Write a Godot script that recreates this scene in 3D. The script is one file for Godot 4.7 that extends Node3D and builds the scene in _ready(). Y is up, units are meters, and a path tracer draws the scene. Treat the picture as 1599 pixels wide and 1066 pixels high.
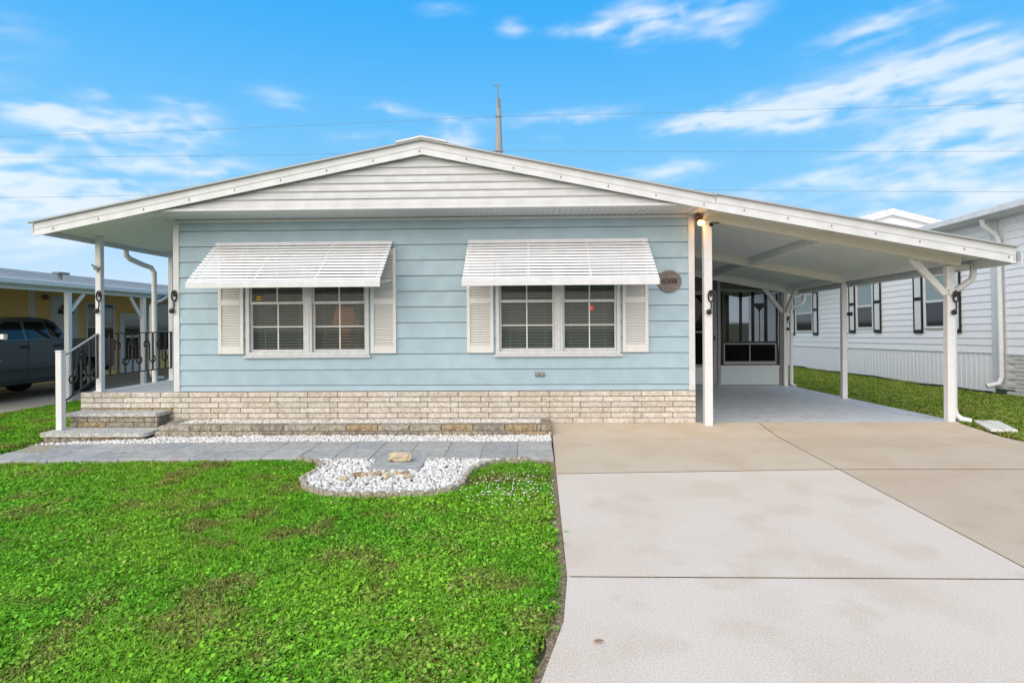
extends Node3D
# A pale blue mobile home with a carport, seen from its lawn. Units metres, y up; the front wall stands at z = 0, the street is towards +z.

var org := Vector3.ZERO            # origin of the thing being built; world points are stored relative to it
var rng := RandomNumberGenerator.new()
var counts := {}
var cache := {}
var M := {}

# ------------------------------------------------------------------ helpers
func S() -> SurfaceTool:
	var st := SurfaceTool.new()
	st.begin(Mesh.PRIMITIVE_TRIANGLES)
	return st

func tri(st: SurfaceTool, a: Vector3, b: Vector3, c: Vector3, n: Vector3):
	var g := (b - a).cross(c - a)
	if g.dot(n) > 0.0:
		var t := b
		b = c
		c = t
	for p in [a, b, c]:
		st.set_normal(n)
		st.add_vertex(p - org)

func tri_n(st: SurfaceTool, a: Vector3, b: Vector3, c: Vector3, na: Vector3, nb: Vector3, nc: Vector3):
	var g := (b - a).cross(c - a)
	var ps := [a, b, c]
	var ns := [na, nb, nc]
	if g.dot(na + nb + nc) > 0.0:
		ps = [a, c, b]
		ns = [na, nc, nb]
	for i in 3:
		st.set_normal(ns[i].normalized())
		st.add_vertex(ps[i] - org)

func quad(st: SurfaceTool, a: Vector3, b: Vector3, c: Vector3, d: Vector3, n: Vector3):
	tri(st, a, b, c, n)
	tri(st, a, c, d, n)

func flat4(st: SurfaceTool, a: Vector3, b: Vector3, c: Vector3, d: Vector3, towards: Vector3):
	var n := (b - a).cross(c - a)
	if n.length() < 1e-9:
		n = (c - a).cross(d - a)
	n = n.normalized()
	if n.dot(towards) < 0.0:
		n = -n
	quad(st, a, b, c, d, n)

# a box with chamfered edges
func bbox(st: SurfaceTool, c: Vector3, size: Vector3, bev: float, bs := Basis()):
	var h := size * 0.5
	var b: float = min(bev, min(h.x, min(h.y, h.z)) * 0.8)
	if b <= 0.0:
		for ax in 3:
			for s in [-1.0, 1.0]:
				var n := Vector3.ZERO
				n[ax] = s
				var u := Vector3.ZERO
				u[(ax + 1) % 3] = h[(ax + 1) % 3]
				var v := Vector3.ZERO
				v[(ax + 2) % 3] = h[(ax + 2) % 3]
				var o := n * h[ax]
				quad(st, c + bs * (o - u - v), c + bs * (o + u - v), c + bs * (o + u + v), c + bs * (o - u + v), bs * n)
		return
	for ax in 3:
		var a1 := (ax + 1) % 3
		var a2 := (ax + 2) % 3
		for s in [-1.0, 1.0]:
			var n := Vector3.ZERO
			n[ax] = s
			var q := []
			for k in [[-1, -1], [1, -1], [1, 1], [-1, 1]]:
				var p := Vector3.ZERO
				p[ax] = s * h[ax]
				p[a1] = k[0] * (h[a1] - b)
				p[a2] = k[1] * (h[a2] - b)
				q.append(c + bs * p)
			quad(st, q[0], q[1], q[2], q[3], bs * n)
		for s1 in [-1.0, 1.0]:
			for s2 in [-1.0, 1.0]:
				var n2 := Vector3.ZERO
				n2[a1] = s1
				n2[a2] = s2
				var p0 := Vector3.ZERO
				p0[a1] = s1 * h[a1]
				p0[a2] = s2 * (h[a2] - b)
				var p1 := Vector3.ZERO
				p1[a1] = s1 * (h[a1] - b)
				p1[a2] = s2 * h[a2]
				var e := Vector3.ZERO
				e[ax] = h[ax] - b
				quad(st, c + bs * (p0 - e), c + bs * (p0 + e), c + bs * (p1 + e), c + bs * (p1 - e), (bs * n2).normalized())
	for sx in [-1.0, 1.0]:
		for sy in [-1.0, 1.0]:
			for sz in [-1.0, 1.0]:
				var sg := Vector3(sx, sy, sz)
				tri(st, c + bs * (sg * Vector3(h.x, h.y - b, h.z - b)), c + bs * (sg * Vector3(h.x - b, h.y, h.z - b)), c + bs * (sg * Vector3(h.x - b, h.y - b, h.z)), (bs * sg).normalized())

func box2(st: SurfaceTool, lo: Vector3, hi: Vector3, bev := 0.0):
	bbox(st, (lo + hi) * 0.5, (hi - lo).abs(), bev)

# a bar from p0 to p1; w across, h along "up"
func bar(st: SurfaceTool, p0: Vector3, p1: Vector3, w: float, h: float, bev := 0.0, up := Vector3.UP):
	var z := (p1 - p0).normalized()
	if abs(z.dot(up)) > 0.99:
		up = Vector3.BACK
	var x := up.cross(z).normalized()
	var y := z.cross(x)
	bbox(st, (p0 + p1) * 0.5, Vector3(w, h, p0.distance_to(p1)), bev, Basis(x, y, z))

# a polygon in the plane (ex, ey) through o, pushed along en by depth
func extrude(st: SurfaceTool, poly: PackedVector2Array, o: Vector3, ex: Vector3, ey: Vector3, en: Vector3, depth: float):
	var area := 0.0
	for i in poly.size():
		area += poly[i].cross(poly[(i + 1) % poly.size()])
	var ids := Geometry2D.triangulate_polygon(poly)
	for k in range(0, ids.size(), 3):
		var a := o + ex * poly[ids[k]].x + ey * poly[ids[k]].y
		var b := o + ex * poly[ids[k + 1]].x + ey * poly[ids[k + 1]].y
		var c := o + ex * poly[ids[k + 2]].x + ey * poly[ids[k + 2]].y
		tri(st, a, b, c, -en)
		tri(st, a + en * depth, b + en * depth, c + en * depth, en)
	for i in poly.size():
		var p := poly[i]
		var q := poly[(i + 1) % poly.size()]
		var d := (q - p)
		if d.length() < 1e-6:
			continue
		var n2 := Vector2(d.y, -d.x).normalized() * signf(area)
		var a2 := o + ex * p.x + ey * p.y
		var b2 := o + ex * q.x + ey * q.y
		quad(st, a2, b2, b2 + en * depth, a2 + en * depth, (ex * n2.x + ey * n2.y).normalized())

func tube(st: SurfaceTool, pts: Array, r: float, n := 8, caps := true):
	var rings := []
	var nrm := []
	var x := Vector3.ZERO
	for i in pts.size():
		var t: Vector3 = (pts[min(i + 1, pts.size() - 1)] - pts[max(i - 1, 0)]).normalized()
		if x == Vector3.ZERO:
			x = t.cross(Vector3.UP if abs(t.y) < 0.9 else Vector3.RIGHT).normalized()
		else:
			x = (x - t * x.dot(t)).normalized()
		var y := t.cross(x)
		var ring := []
		var nn := []
		for k in n:
			var a := TAU * k / n
			var d := x * cos(a) + y * sin(a)
			ring.append(pts[i] + d * r)
			nn.append(d)
		rings.append(ring)
		nrm.append(nn)
	for i in pts.size() - 1:
		for k in n:
			var k2 := (k + 1) % n
			tri_n(st, rings[i][k], rings[i + 1][k], rings[i + 1][k2], nrm[i][k], nrm[i + 1][k], nrm[i + 1][k2])
			tri_n(st, rings[i][k], rings[i + 1][k2], rings[i][k2], nrm[i][k], nrm[i + 1][k2], nrm[i][k2])
	if caps:
		for e in [0, pts.size() - 1]:
			var t2: Vector3 = (pts[1] - pts[0]).normalized() * -1.0 if e == 0 else (pts[e] - pts[e - 1]).normalized()
			for k in range(1, n - 1):
				tri(st, rings[e][0], rings[e][k], rings[e][k + 1], t2)

# a profile of (radius, height along axis) turned round the axis
func lathe(st: SurfaceTool, prof: Array, c: Vector3, axis := Vector3.UP, n := 20, squash := 1.0):
	var x := axis.cross(Vector3.UP if abs(axis.y) < 0.9 else Vector3.RIGHT).normalized()
	var y := axis.cross(x).normalized()
	for i in prof.size() - 1:
		var p: Vector2 = prof[i]
		var q: Vector2 = prof[i + 1]
		var d := q - p
		var side := Vector2(d.y, -d.x).normalized()
		for k in n:
			var a := TAU * k / n
			var b := TAU * (k + 1) / n
			var da := x * cos(a) * squash + y * sin(a)
			var db := x * cos(b) * squash + y * sin(b)
			var na := da * side.x + axis * side.y
			var nb := db * side.x + axis * side.y
			var p0 := c + da * p.x + axis * p.y
			var p1 := c + db * p.x + axis * p.y
			var q0 := c + da * q.x + axis * q.y
			var q1 := c + db * q.x + axis * q.y
			if p.x > 1e-5:
				tri_n(st, p0, p1, q1, na, nb, nb)
			if q.x > 1e-5:
				tri_n(st, p0, q1, q0, na, nb, na)

func make(called: String, st: SurfaceTool, m: Material, parent: Node, label := "") -> MeshInstance3D:
	var o := MeshInstance3D.new()
	o.name = called
	o.mesh = st.commit()
	o.material_override = m
	parent.add_child(o, true)
	if label != "":
		o.set_meta("label", label)
	return o

# a piece that shares its mesh with others of the same size
func piece(called: String, parent: Node, c: Vector3, size: Vector3, bev: float, m: Material, bs := Basis()) -> MeshInstance3D:
	var key := "%.4f,%.4f,%.4f,%.4f" % [size.x, size.y, size.z, bev]
	if not cache.has(key):
		var keep := org
		org = Vector3.ZERO
		var st := S()
		bbox(st, Vector3.ZERO, size, bev)
		cache[key] = st.commit()
		org = keep
	var o := MeshInstance3D.new()
	o.name = called
	o.mesh = cache[key]
	o.material_override = m
	o.transform = Transform3D(bs, c - org)
	parent.add_child(o, true)
	return o

func piece2(called: String, parent: Node, lo: Vector3, hi: Vector3, bev: float, m: Material) -> MeshInstance3D:
	return piece(called, parent, (lo + hi) * 0.5, (hi - lo).abs(), bev, m)

func holder(called: String, parent: Node, label := "") -> Node3D:      # a part whose pieces are its children
	var o := Node3D.new()
	o.name = called
	parent.add_child(o, true)
	if label != "":
		o.set_meta("label", label)
	return o

func numbered(called: String) -> String:
	if not counts.has(called):
		counts[called] = 0
		return called
	counts[called] += 1
	return "%s_%03d" % [called, counts[called]]

func thing(called: String, label: String, category: String, at: Vector3, group := "") -> Node3D:
	var o := Node3D.new()
	o.name = numbered(called)
	add_child(o)
	o.position = at
	org = at
	o.set_meta("label", label)
	o.set_meta("category", category)
	if group != "":
		o.set_meta("group", group)
	return o

func structure(called: String, st: SurfaceTool, m: Material) -> MeshInstance3D:
	var o := make(numbered(called), st, m, self)
	o.position = org
	o.set_meta("kind", "structure")
	return o

func noise(sd: int, freq: float, octaves := 4, kind := FastNoiseLite.TYPE_SIMPLEX_SMOOTH) -> FastNoiseLite:
	var f := FastNoiseLite.new()
	f.seed = sd
	f.frequency = freq
	f.noise_type = kind
	f.fractal_type = FastNoiseLite.FRACTAL_FBM
	f.fractal_octaves = octaves
	return f

# a seamless grey texture whose values lie between lo and hi
func grey_tex(sd: int, freq: float, lo: float, hi: float, octaves := 4, px := 512) -> ImageTexture:
	var im := noise(sd, freq, octaves).get_seamless_image(px, px)
	im.convert(Image.FORMAT_RGB8)
	for y in px:
		for x in px:
			var v := im.get_pixel(x, y).r
			v = lo + (hi - lo) * clampf((v - 0.2) / 0.6, 0.0, 1.0)
			im.set_pixel(x, y, Color(v, v, v))
	return ImageTexture.create_from_image(im)

# a seamless colour texture that mixes colours by two noises and a fine grain
func mix_tex(sd: int, f1: float, f2: float, a: Color, b: Color, c: Color, grain: float, px := 512) -> ImageTexture:
	var n1 := noise(sd, f1, 5).get_seamless_image(px, px)
	var n2 := noise(sd + 7, f2, 4).get_seamless_image(px, px)
	var n3 := noise(sd + 13, 0.35, 2).get_seamless_image(px, px)
	var im := Image.create(px, px, false, Image.FORMAT_RGB8)
	for y in px:
		for x in px:
			var t := smoothstep(0.3, 0.7, n1.get_pixel(x, y).r)
			var u := smoothstep(0.52, 0.85, n2.get_pixel(x, y).r)
			var g := 1.0 + grain * (n3.get_pixel(x, y).r - 0.5)
			var k := a.lerp(b, t).lerp(c, u)
			im.set_pixel(x, y, Color(clampf(k.r * g, 0, 1), clampf(k.g * g, 0, 1), clampf(k.b * g, 0, 1)))
	return ImageTexture.create_from_image(im)

func normal_tex(sd: int, freq: float, strength: float, octaves := 4, px := 512) -> ImageTexture:
	var im := noise(sd, freq, octaves).get_seamless_image(px, px)
	im.convert(Image.FORMAT_L8)
	im.bump_map_to_normal_map(strength)
	return ImageTexture.create_from_image(im)

func mat(c: Color, rough := 0.6, tex: Texture2D = null, per_m := 1.0, nrm: Texture2D = null, depth := 0.5, metal := 0.0) -> StandardMaterial3D:
	var m := StandardMaterial3D.new()
	m.albedo_color = c
	m.roughness = rough
	m.metallic = metal
	if tex != null:
		m.albedo_texture = tex
	if nrm != null:
		m.normal_enabled = true
		m.normal_texture = nrm
		m.normal_scale = depth
	if tex != null or nrm != null:
		m.uv1_triplanar = true
		m.uv1_world_triplanar = true
		m.uv1_scale = Vector3.ONE * per_m
	return m

func glass(c: Color, alpha := 0.1) -> StandardMaterial3D:
	var m := mat(c, 0.02)
	m.albedo_color.a = alpha
	m.transparency = BaseMaterial3D.TRANSPARENCY_ALPHA
	m.metallic_specular = 0.22
	return m

# ------------------------------------------------------------------ land
func slope(z: float) -> float:                                  # the ground falls from the house to the street
	if z <= 0.0:
		return 0.0
	return -0.13 * z if z < 0.6 else -0.078 - 0.03 * (z - 0.6)

func land(x: float, z: float) -> float:
	var l := clampf((-3.0 - x) / 6.0, 0.0, 1.0)
	if z > 0.0:
		return slope(min(z, 14.0)) - 0.07 * l * clampf(1.6 - z * 0.25, 0.0, 1.0)
	var r := clampf((x - 5.6) / 0.4, 0.0, 1.0)
	return -0.13 * clampf((-4.8 - x) / 3.0, 0.0, 1.0) - 0.07 * l * 0.3 + r * (-0.03 + 0.013 * max(z, -16.0)) - 0.05 * (1.0 - r) * clampf(-z / 0.2, 0.0, 1.0) * (1.0 - l)

func drive_left(z: float) -> float:                             # the left edge of the driveway, which flares at the street
	return 0.295 - 0.015 * z - (0.22 * pow(max(z - 4.95, 0.0), 1.25) if z > 4.95 else 0.0)

func drive_right(z: float) -> float:
	return 5.86 + 0.16 * z if z > 0.0 else 5.9

var BED := PackedVector2Array([Vector2(-2.56, 1.86), Vector2(-2.36, 1.93), Vector2(-2.22, 2.12), Vector2(-2.22, 2.35), Vector2(-2.25, 2.6), Vector2(-2.16, 2.84), Vector2(-2.0, 3.0), Vector2(-1.79, 3.09), Vector2(-1.5, 3.1), Vector2(-1.2, 3.09), Vector2(-0.95, 3.06), Vector2(-0.78, 2.98), Vector2(-0.66, 2.8), Vector2(-0.64, 2.5), Vector2(-0.6, 2.25), Vector2(-0.48, 2.02), Vector2(-0.3, 1.9), Vector2(-0.1, 1.86), Vector2(0.03, 1.86)])

func materials():
	var fine := grey_tex(11, 0.03, 0.97, 1.0)
	var grain_n := normal_tex(24, 0.45, 4.0, 2, 1024)
	var smear := grey_tex(12, 0.012, 0.95, 1.0, 5)
	var rough_n := normal_tex(21, 0.09, 6.0, 4)
	var soft_n := normal_tex(22, 0.02, 3.0, 3)
	var stone_n := normal_tex(23, 0.06, 9.0, 5)
	M.white = mat(Color(0.83, 0.835, 0.84), 0.45, fine, 0.7)
	M.trim = mat(Color(0.80, 0.81, 0.82), 0.4, smear, 0.5)
	M.cream = mat(Color(0.855, 0.845, 0.79), 0.5, fine, 0.6)
	M.ceiling = mat(Color(0.88, 0.885, 0.87), 0.5, fine, 0.3)
	M.awning = mat(Color(0.84, 0.845, 0.86), 0.4, smear, 0.8)
	M.seam = mat(Color(0.42, 0.43, 0.44), 0.6)
	M.drip = mat(Color(0.62, 0.635, 0.65), 0.45, fine, 1.0)
	M.siding = []
	for k in 4:
		var c: Color = [Color(0.60, 0.695, 0.745), Color(0.608, 0.70, 0.75), Color(0.592, 0.688, 0.738), Color(0.602, 0.695, 0.743)][k]
		M.siding.append(mat(c, 0.5, smear, 0.35 + 0.05 * k, soft_n, 0.12))
	M.gable = [mat(Color(0.77, 0.775, 0.785), 0.5, smear, 0.5), mat(Color(0.755, 0.765, 0.775), 0.5, smear, 0.6)]
	M.soffit = mat(Color(0.82, 0.825, 0.83), 0.5, fine, 0.8)
	M.shutter = mat(Color(0.825, 0.825, 0.815), 0.5, fine, 1.2)
	M.frame = mat(Color(0.78, 0.79, 0.80), 0.38, smear, 1.5)
	M.pane = glass(Color(0.34, 0.39, 0.38), 0.24)
	M.blind = mat(Color(0.66, 0.67, 0.64), 0.6)
	M.room = mat(Color(0.58, 0.58, 0.52), 0.9)
	M.carpet = mat(Color(0.45, 0.41, 0.36), 0.95)
	M.mortar = mat(Color(0.50, 0.475, 0.435), 0.95, fine, 2.0)
	M.brick = []
	for c in [Color(0.83, 0.81, 0.775), Color(0.86, 0.84, 0.81), Color(0.81, 0.785, 0.75), Color(0.85, 0.82, 0.795), Color(0.82, 0.79, 0.745)]:
		M.brick.append(mat(c, 0.9, mix_tex(31 + M.brick.size(), 0.02, 0.05, Color(1, 1, 1), Color(0.92, 0.9, 0.87), Color(0.82, 0.8, 0.77), 0.3, 256), 1.3, stone_n, 0.9))
	M.old_brick = []
	for c in [Color(0.68, 0.645, 0.585), Color(0.73, 0.695, 0.64), Color(0.72, 0.645, 0.52), Color(0.64, 0.615, 0.565), Color(0.75, 0.725, 0.68)]:
		M.old_brick.append(mat(c, 0.95, mix_tex(41 + M.old_brick.size(), 0.03, 0.06, Color(1, 1, 1), Color(0.8, 0.78, 0.74), Color(0.55, 0.53, 0.49), 0.5, 256), 1.6, stone_n, 1.2))
	M.tread = mat(Color(0.77, 0.77, 0.755), 0.9, mix_tex(51, 0.02, 0.04, Color(1, 1, 1), Color(0.86, 0.86, 0.85), Color(0.68, 0.69, 0.68), 0.3), 1.1, rough_n, 0.5)
	var slab := mix_tex(61, 0.003, 0.006, Color(0.985, 0.98, 0.97), Color(0.965, 0.95, 0.93), Color(0.94, 0.92, 0.89), 0.26, 1024)
	M.slab = []
	for c in [Color(0.765, 0.715, 0.645), Color(0.815, 0.775, 0.735), Color(0.82, 0.78, 0.74), Color(0.755, 0.70, 0.63), Color(0.745, 0.685, 0.615)]:
		M.slab.append(mat(c, 0.9, slab, 0.23, grain_n, 0.16))
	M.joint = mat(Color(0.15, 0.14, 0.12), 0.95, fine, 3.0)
	M.carport_floor = mat(Color(0.80, 0.81, 0.825), 0.45, mix_tex(71, 0.01, 0.02, Color(1, 1, 1), Color(0.94, 0.95, 0.96), Color(0.88, 0.89, 0.9), 0.08), 0.4, soft_n, 0.1)
	M.porch_floor = mat(Color(0.70, 0.71, 0.71), 0.6, fine, 1.0)
	M.paver = []
	for c in [Color(0.66, 0.665, 0.66), Color(0.69, 0.69, 0.685), Color(0.635, 0.64, 0.645), Color(0.67, 0.67, 0.66)]:
		M.paver.append(mat(c, 0.9, mix_tex(81 + M.paver.size(), 0.015, 0.04, Color(1, 1, 1), Color(0.92, 0.92, 0.925), Color(0.84, 0.845, 0.84), 0.25, 256), 1.2, rough_n, 0.5))
	M.soil = mat(Color(1, 1, 1), 1.0, mix_tex(91, 0.03, 0.06, Color(0.24, 0.25, 0.12), Color(0.19, 0.24, 0.09), Color(0.36, 0.31, 0.2), 0.5), 0.9, stone_n, 1.0)
	M.dirt = mat(Color(1, 1, 1), 1.0, mix_tex(92, 0.04, 0.05, Color(0.56, 0.50, 0.41), Color(0.45, 0.39, 0.30), Color(0.64, 0.59, 0.50), 0.5), 1.2, stone_n, 1.0)
	M.iron = mat(Color(0.05, 0.05, 0.055), 0.6)
	M.edging = mat(Color(0.70, 0.68, 0.62), 0.95, mix_tex(95, 0.03, 0.05, Color(1, 1, 1), Color(0.84, 0.83, 0.78), Color(0.6, 0.58, 0.5), 0.4, 256), 2.0, rough_n, 0.8)
	M.tan_stone = mat(Color(0.82, 0.785, 0.71), 0.95, mix_tex(96, 0.04, 0.06, Color(1, 1, 1), Color(0.9, 0.86, 0.78), Color(0.8, 0.68, 0.5), 0.4, 256), 4.0, stone_n, 1.0)
	M.wood = mat(Color(0.60, 0.61, 0.61), 0.95, smear, 0.5)
	M.wire = mat(Color(0.46, 0.52, 0.58), 0.7)
	M.yellow = mat(Color(0.93, 0.79, 0.48), 0.6, fine, 0.8)
	M.shingle = [mat(Color(0.78, 0.78, 0.78), 0.95, smear, 2.0, rough_n, 0.8), mat(Color(0.66, 0.665, 0.67), 0.95, smear, 2.0, rough_n, 0.8), mat(Color(0.82, 0.82, 0.81), 0.95, smear, 2.0, rough_n, 0.8)]
	M.dark_pane = glass(Color(0.05, 0.055, 0.06), 0.82)
	M.screen_pane = glass(Color(0.16, 0.17, 0.17), 0.24)
	M.black = mat(Color(0.06, 0.06, 0.062), 0.5)
	M.grey_metal = mat(Color(0.52, 0.53, 0.53), 0.4, fine, 1.0)
	M.screen_panel = mat(Color(0.72, 0.765, 0.78), 0.45, fine, 0.6)
	M.truck = mat(Color(0.255, 0.27, 0.285), 0.28)
	M.truck.metallic = 0.55
	M.truck.clearcoat_enabled = true
	M.truck.clearcoat = 0.8
	M.truck.clearcoat_roughness = 0.05
	M.truck_glass = mat(Color(0.035, 0.04, 0.045), 0.05)
	M.rubber = mat(Color(0.06, 0.06, 0.06), 0.9)
	M.chrome = mat(Color(0.78, 0.79, 0.80), 0.18, null, 1.0, null, 0.5, 1.0)
	M.lamp_red = mat(Color(0.5, 0.05, 0.05), 0.2)
	M.neighbor_white = [mat(Color(0.91, 0.915, 0.925), 0.45, fine, 0.6), mat(Color(0.90, 0.905, 0.92), 0.45, fine, 0.5)]
	M.debris = mat(Color(1, 1, 1), 0.9, mix_tex(97, 0.03, 0.05, Color(0.87, 0.87, 0.86), Color(0.82, 0.82, 0.81), Color(0.48, 0.47, 0.44), 0.3, 512), 0.5)
	M.white_brick = mat(Color(0.80, 0.80, 0.79), 0.9, smear, 2.0, stone_n, 0.8)
	M.pewter = mat(Color(0.60, 0.56, 0.53), 0.5, grey_tex(98, 0.05, 0.55, 1.0, 4, 256), 8.0, rough_n, 1.0, 0.0)
	M.blue_bin = mat(Color(0.05, 0.13, 0.62), 0.4)
	M.leaf = mat(Color(0.58, 0.40, 0.27), 0.8)
	M.splash = mat(Color(0.80, 0.80, 0.78), 0.9, smear, 1.0)

# ------------------------------------------------------------------ sky
func sky_texture() -> ImageTexture:
	var w := 3072
	var h := 1536
	var im := Image.create(w, h, false, Image.FORMAT_RGBF)
	var wisp := noise(5, 1.0, 5)
	var puff := noise(9, 1.0, 5)
	var warp := noise(14, 1.0, 3)
	# cloud banks: azimuth, elevation, their spreads in degrees, strength, slant
	var banks := [[-38.6, 10.8, 6.0, 1.09, 1.25, 0], [-28.1, 13.2, 3.2, 0.69, 0.8, 0], [-40.5, 8.2, 4.4, 1.33, 1.2, 0], [-39.7, 15.4, 2.5, 0.67, 1.0, -0.06], [-34.5, 15.6, 3.1, 0.65, 0.9, -0.05], [-29.5, 16.4, 1.7, 0.69, 0.7, 0], [-36.3, 17.5, 0.7, 0.21, 0.8, 0], [-30.2, 17.9, 1.4, 0.3, 0.6, 0], [-22.2, 19.3, 1.9, 0.57, 0.5, -0.1], [-13.5, 19.3, 1.4, 0.34, 0.7, 0], [-8.2, 18.8, 2.2, 0.3, 0.6, 0], [-6.9, 16.7, 1.3, 0.61, 1.1, 0], [-14.7, 16.6, 2.5, 0.51, 0.5, 0], [3.9, 18.7, 3.4, 0.44, 0.8, 0.05], [13.9, 17.6, 1.8, 0.51, 0.8, 0.1], [-1.5, 26.1, 0.9, 0.44, 0.7, 0], [6.7, 25.8, 0.8, 0.48, 0.8, 0], [10.5, 25.7, 1.5, 1.12, 0.75, 0], [12.8, 26.4, 3.2, 0.85, 0.6, 0], [18.3, 25.4, 2.0, 0.75, 0.75, 0.1], [18.3, 23.5, 0.5, 0.33, 0.7, 0], [-8.1, 27.6, 1.5, 0.52, 0.6, 0], [3.4, 25.7, 1.1, 0.35, 0.5, 0], [29.6, 22.4, 2.8, 0.76, 0.9, 0.15], [34.6, 19.8, 1.5, 0.72, 0.8, 0.3], [27.8, 18.4, 3.2, 0.85, 1.0, 0.25], [22.9, 18.0, 4.2, 0.56, 1.0, 0.12], [18.8, 17.5, 2.4, 0.41, 0.8, 0.05], [32.6, 16.2, 3.5, 1.11, 0.85, 0.1], [37.3, 17.0, 1.4, 1.39, 1.0, 0.3], [37.2, 13.2, 3.1, 1.22, 0.9, 0.1], [30.0, 13.0, 4.2, 0.68, 0.8, 0.15], [23.9, 16.6, 1.9, 0.4, 0.6, 0], [13.3, 13.5, 2.1, 0.68, 0.8, 0.1], [26.3, 10.7, 7.9, 0.63, 0.7, 0.03], [34.9, 8.7, 5.1, 0.79, 0.9, 0], [20.4, 19.1, 2.0, 0.33, 0.5, 0.1], [8.0, 13.7, 1.5, 0.43, 0.4, 0], [1.5, 17.0, 1.5, 0.26, 0.4, 0]]
	var r := RandomNumberGenerator.new()
	r.seed = 77
	for k in 210:                                     # cloud goes on out of view, made denser and larger for fill light
		banks.append([r.randf_range(47, 313), r.randf_range(4, 34), r.randf_range(1.5, 9), r.randf_range(0.5, 2.0), r.randf_range(0.6, 1.1), r.randf_range(-0.05, 0.25)])
	for k in 170:  # unseen cloud overhead, likewise added in larger banks to lift the fill light
		banks.append([r.randf_range(-180, 180), r.randf_range(36, 85), r.randf_range(4, 16), r.randf_range(0.8, 2.4), r.randf_range(0.6, 1.1), 0.0])
	for y in h:
		var el := 90.0 - 180.0 * (y + 0.5) / h
		if el < -0.5:
			break
		var e := maxf(el, 0.0)
		var t := clampf(e / 30.0, 0.0, 1.0)
		var blue := Color(0.46, 0.72, 0.96).lerp(Color(0.205, 0.60, 0.97), smoothstep(0.0, 0.4, t)).lerp(Color(0.045, 0.425, 0.95), smoothstep(0.3, 1.0, t))
		var near := banks.filter(func(b): return absf(b[1] - e) < 3.2 * b[3] + 5.0 * absf(b[5]) + 1.0)
		var haze := 0.66 * exp(-e / 5.5)
		for x in w:
			var az := (float(x) + 0.5) / w * 360.0
			if az > 180.0:
				az -= 360.0
			var bias := 0.0
			for b in near:
				var da: float = az - b[0]
				if da > 180.0:
					da -= 360.0
				elif da < -180.0:
					da += 360.0
				if absf(da) > 3.0 * b[2]:
					continue
				var de: float = e - b[1] - da * b[5]
				bias += b[4] * exp(-0.3 * (da * da / (b[2] * b[2]) + de * de / (b[3] * b[3])))
			var d := haze
			if bias > 0.05:
				var a := deg_to_rad(az)
				var ca := cos(a)
				var sa := sin(a)
				var qx := sa * 7.0
				var qy := ca * 7.0
				var wp := warp.get_noise_3d(qx, qy, e * 0.12) * 0.55
				var n := wisp.get_noise_3d(qx * 0.7 + wp, qy * 0.7 - wp, e * 0.5 + wp - sa * 1.6) * 0.62
				n += puff.get_noise_3d(qx * 2.0, qy * 2.0, e * 1.15 - sa * 4.0) * 0.42
				d = maxf(d, 0.0) + (1.0 - haze) * 0.74 * smoothstep(0.04, 1.2, minf(bias, 1.25) * (0.68 + 1.3 * n))
			d = clampf(d, 0.0, 1.0)
			var c := blue.lerp(Color(0.98, 1.0, 1.04), d * 0.93)
			im.set_pixel(x, y, c)
	for y in range(h / 2, h):
		pass
	im.fill_rect(Rect2i(0, h / 2 + 5, w, h / 2 - 5), Color(0.42, 0.45, 0.40))
	return ImageTexture.create_from_image(im)

# ------------------------------------------------------------------ house
func roof_y(x: float) -> float:
	return 3.80 - 0.195 * (-1.39 - x) if x < -1.39 else 3.80 - 0.205 * (x + 1.39)

func V2(a: Array) -> PackedVector2Array:
	var p := PackedVector2Array()
	for k in range(0, a.size(), 2):
		p.append(Vector2(a[k], a[k + 1]))
	return p

# a run of bricks along x in one course; every brick is a node
func course(root: Node, x0: float, x1: float, y0: float, h: float, z0: float, z1: float, len_: float, off: float, mats: Array, called := "brick", joint := 0.009):
	var x := x0 - len_ + off
	while x < x1 - 0.03:
		var a: float = max(x, x0)
		var b: float = min(x + len_ - joint, x1)
		if b - a > 0.05:
			var jog := rng.randf_range(-0.003, 0.003)
			piece2(called, root, Vector3(snappedf(a, 0.0001), y0, z0), Vector3(b, y0 + h - joint, z1 + snappedf(jog, 0.002)), 0.006, mats[rng.randi() % mats.size()])
		x += len_

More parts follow.
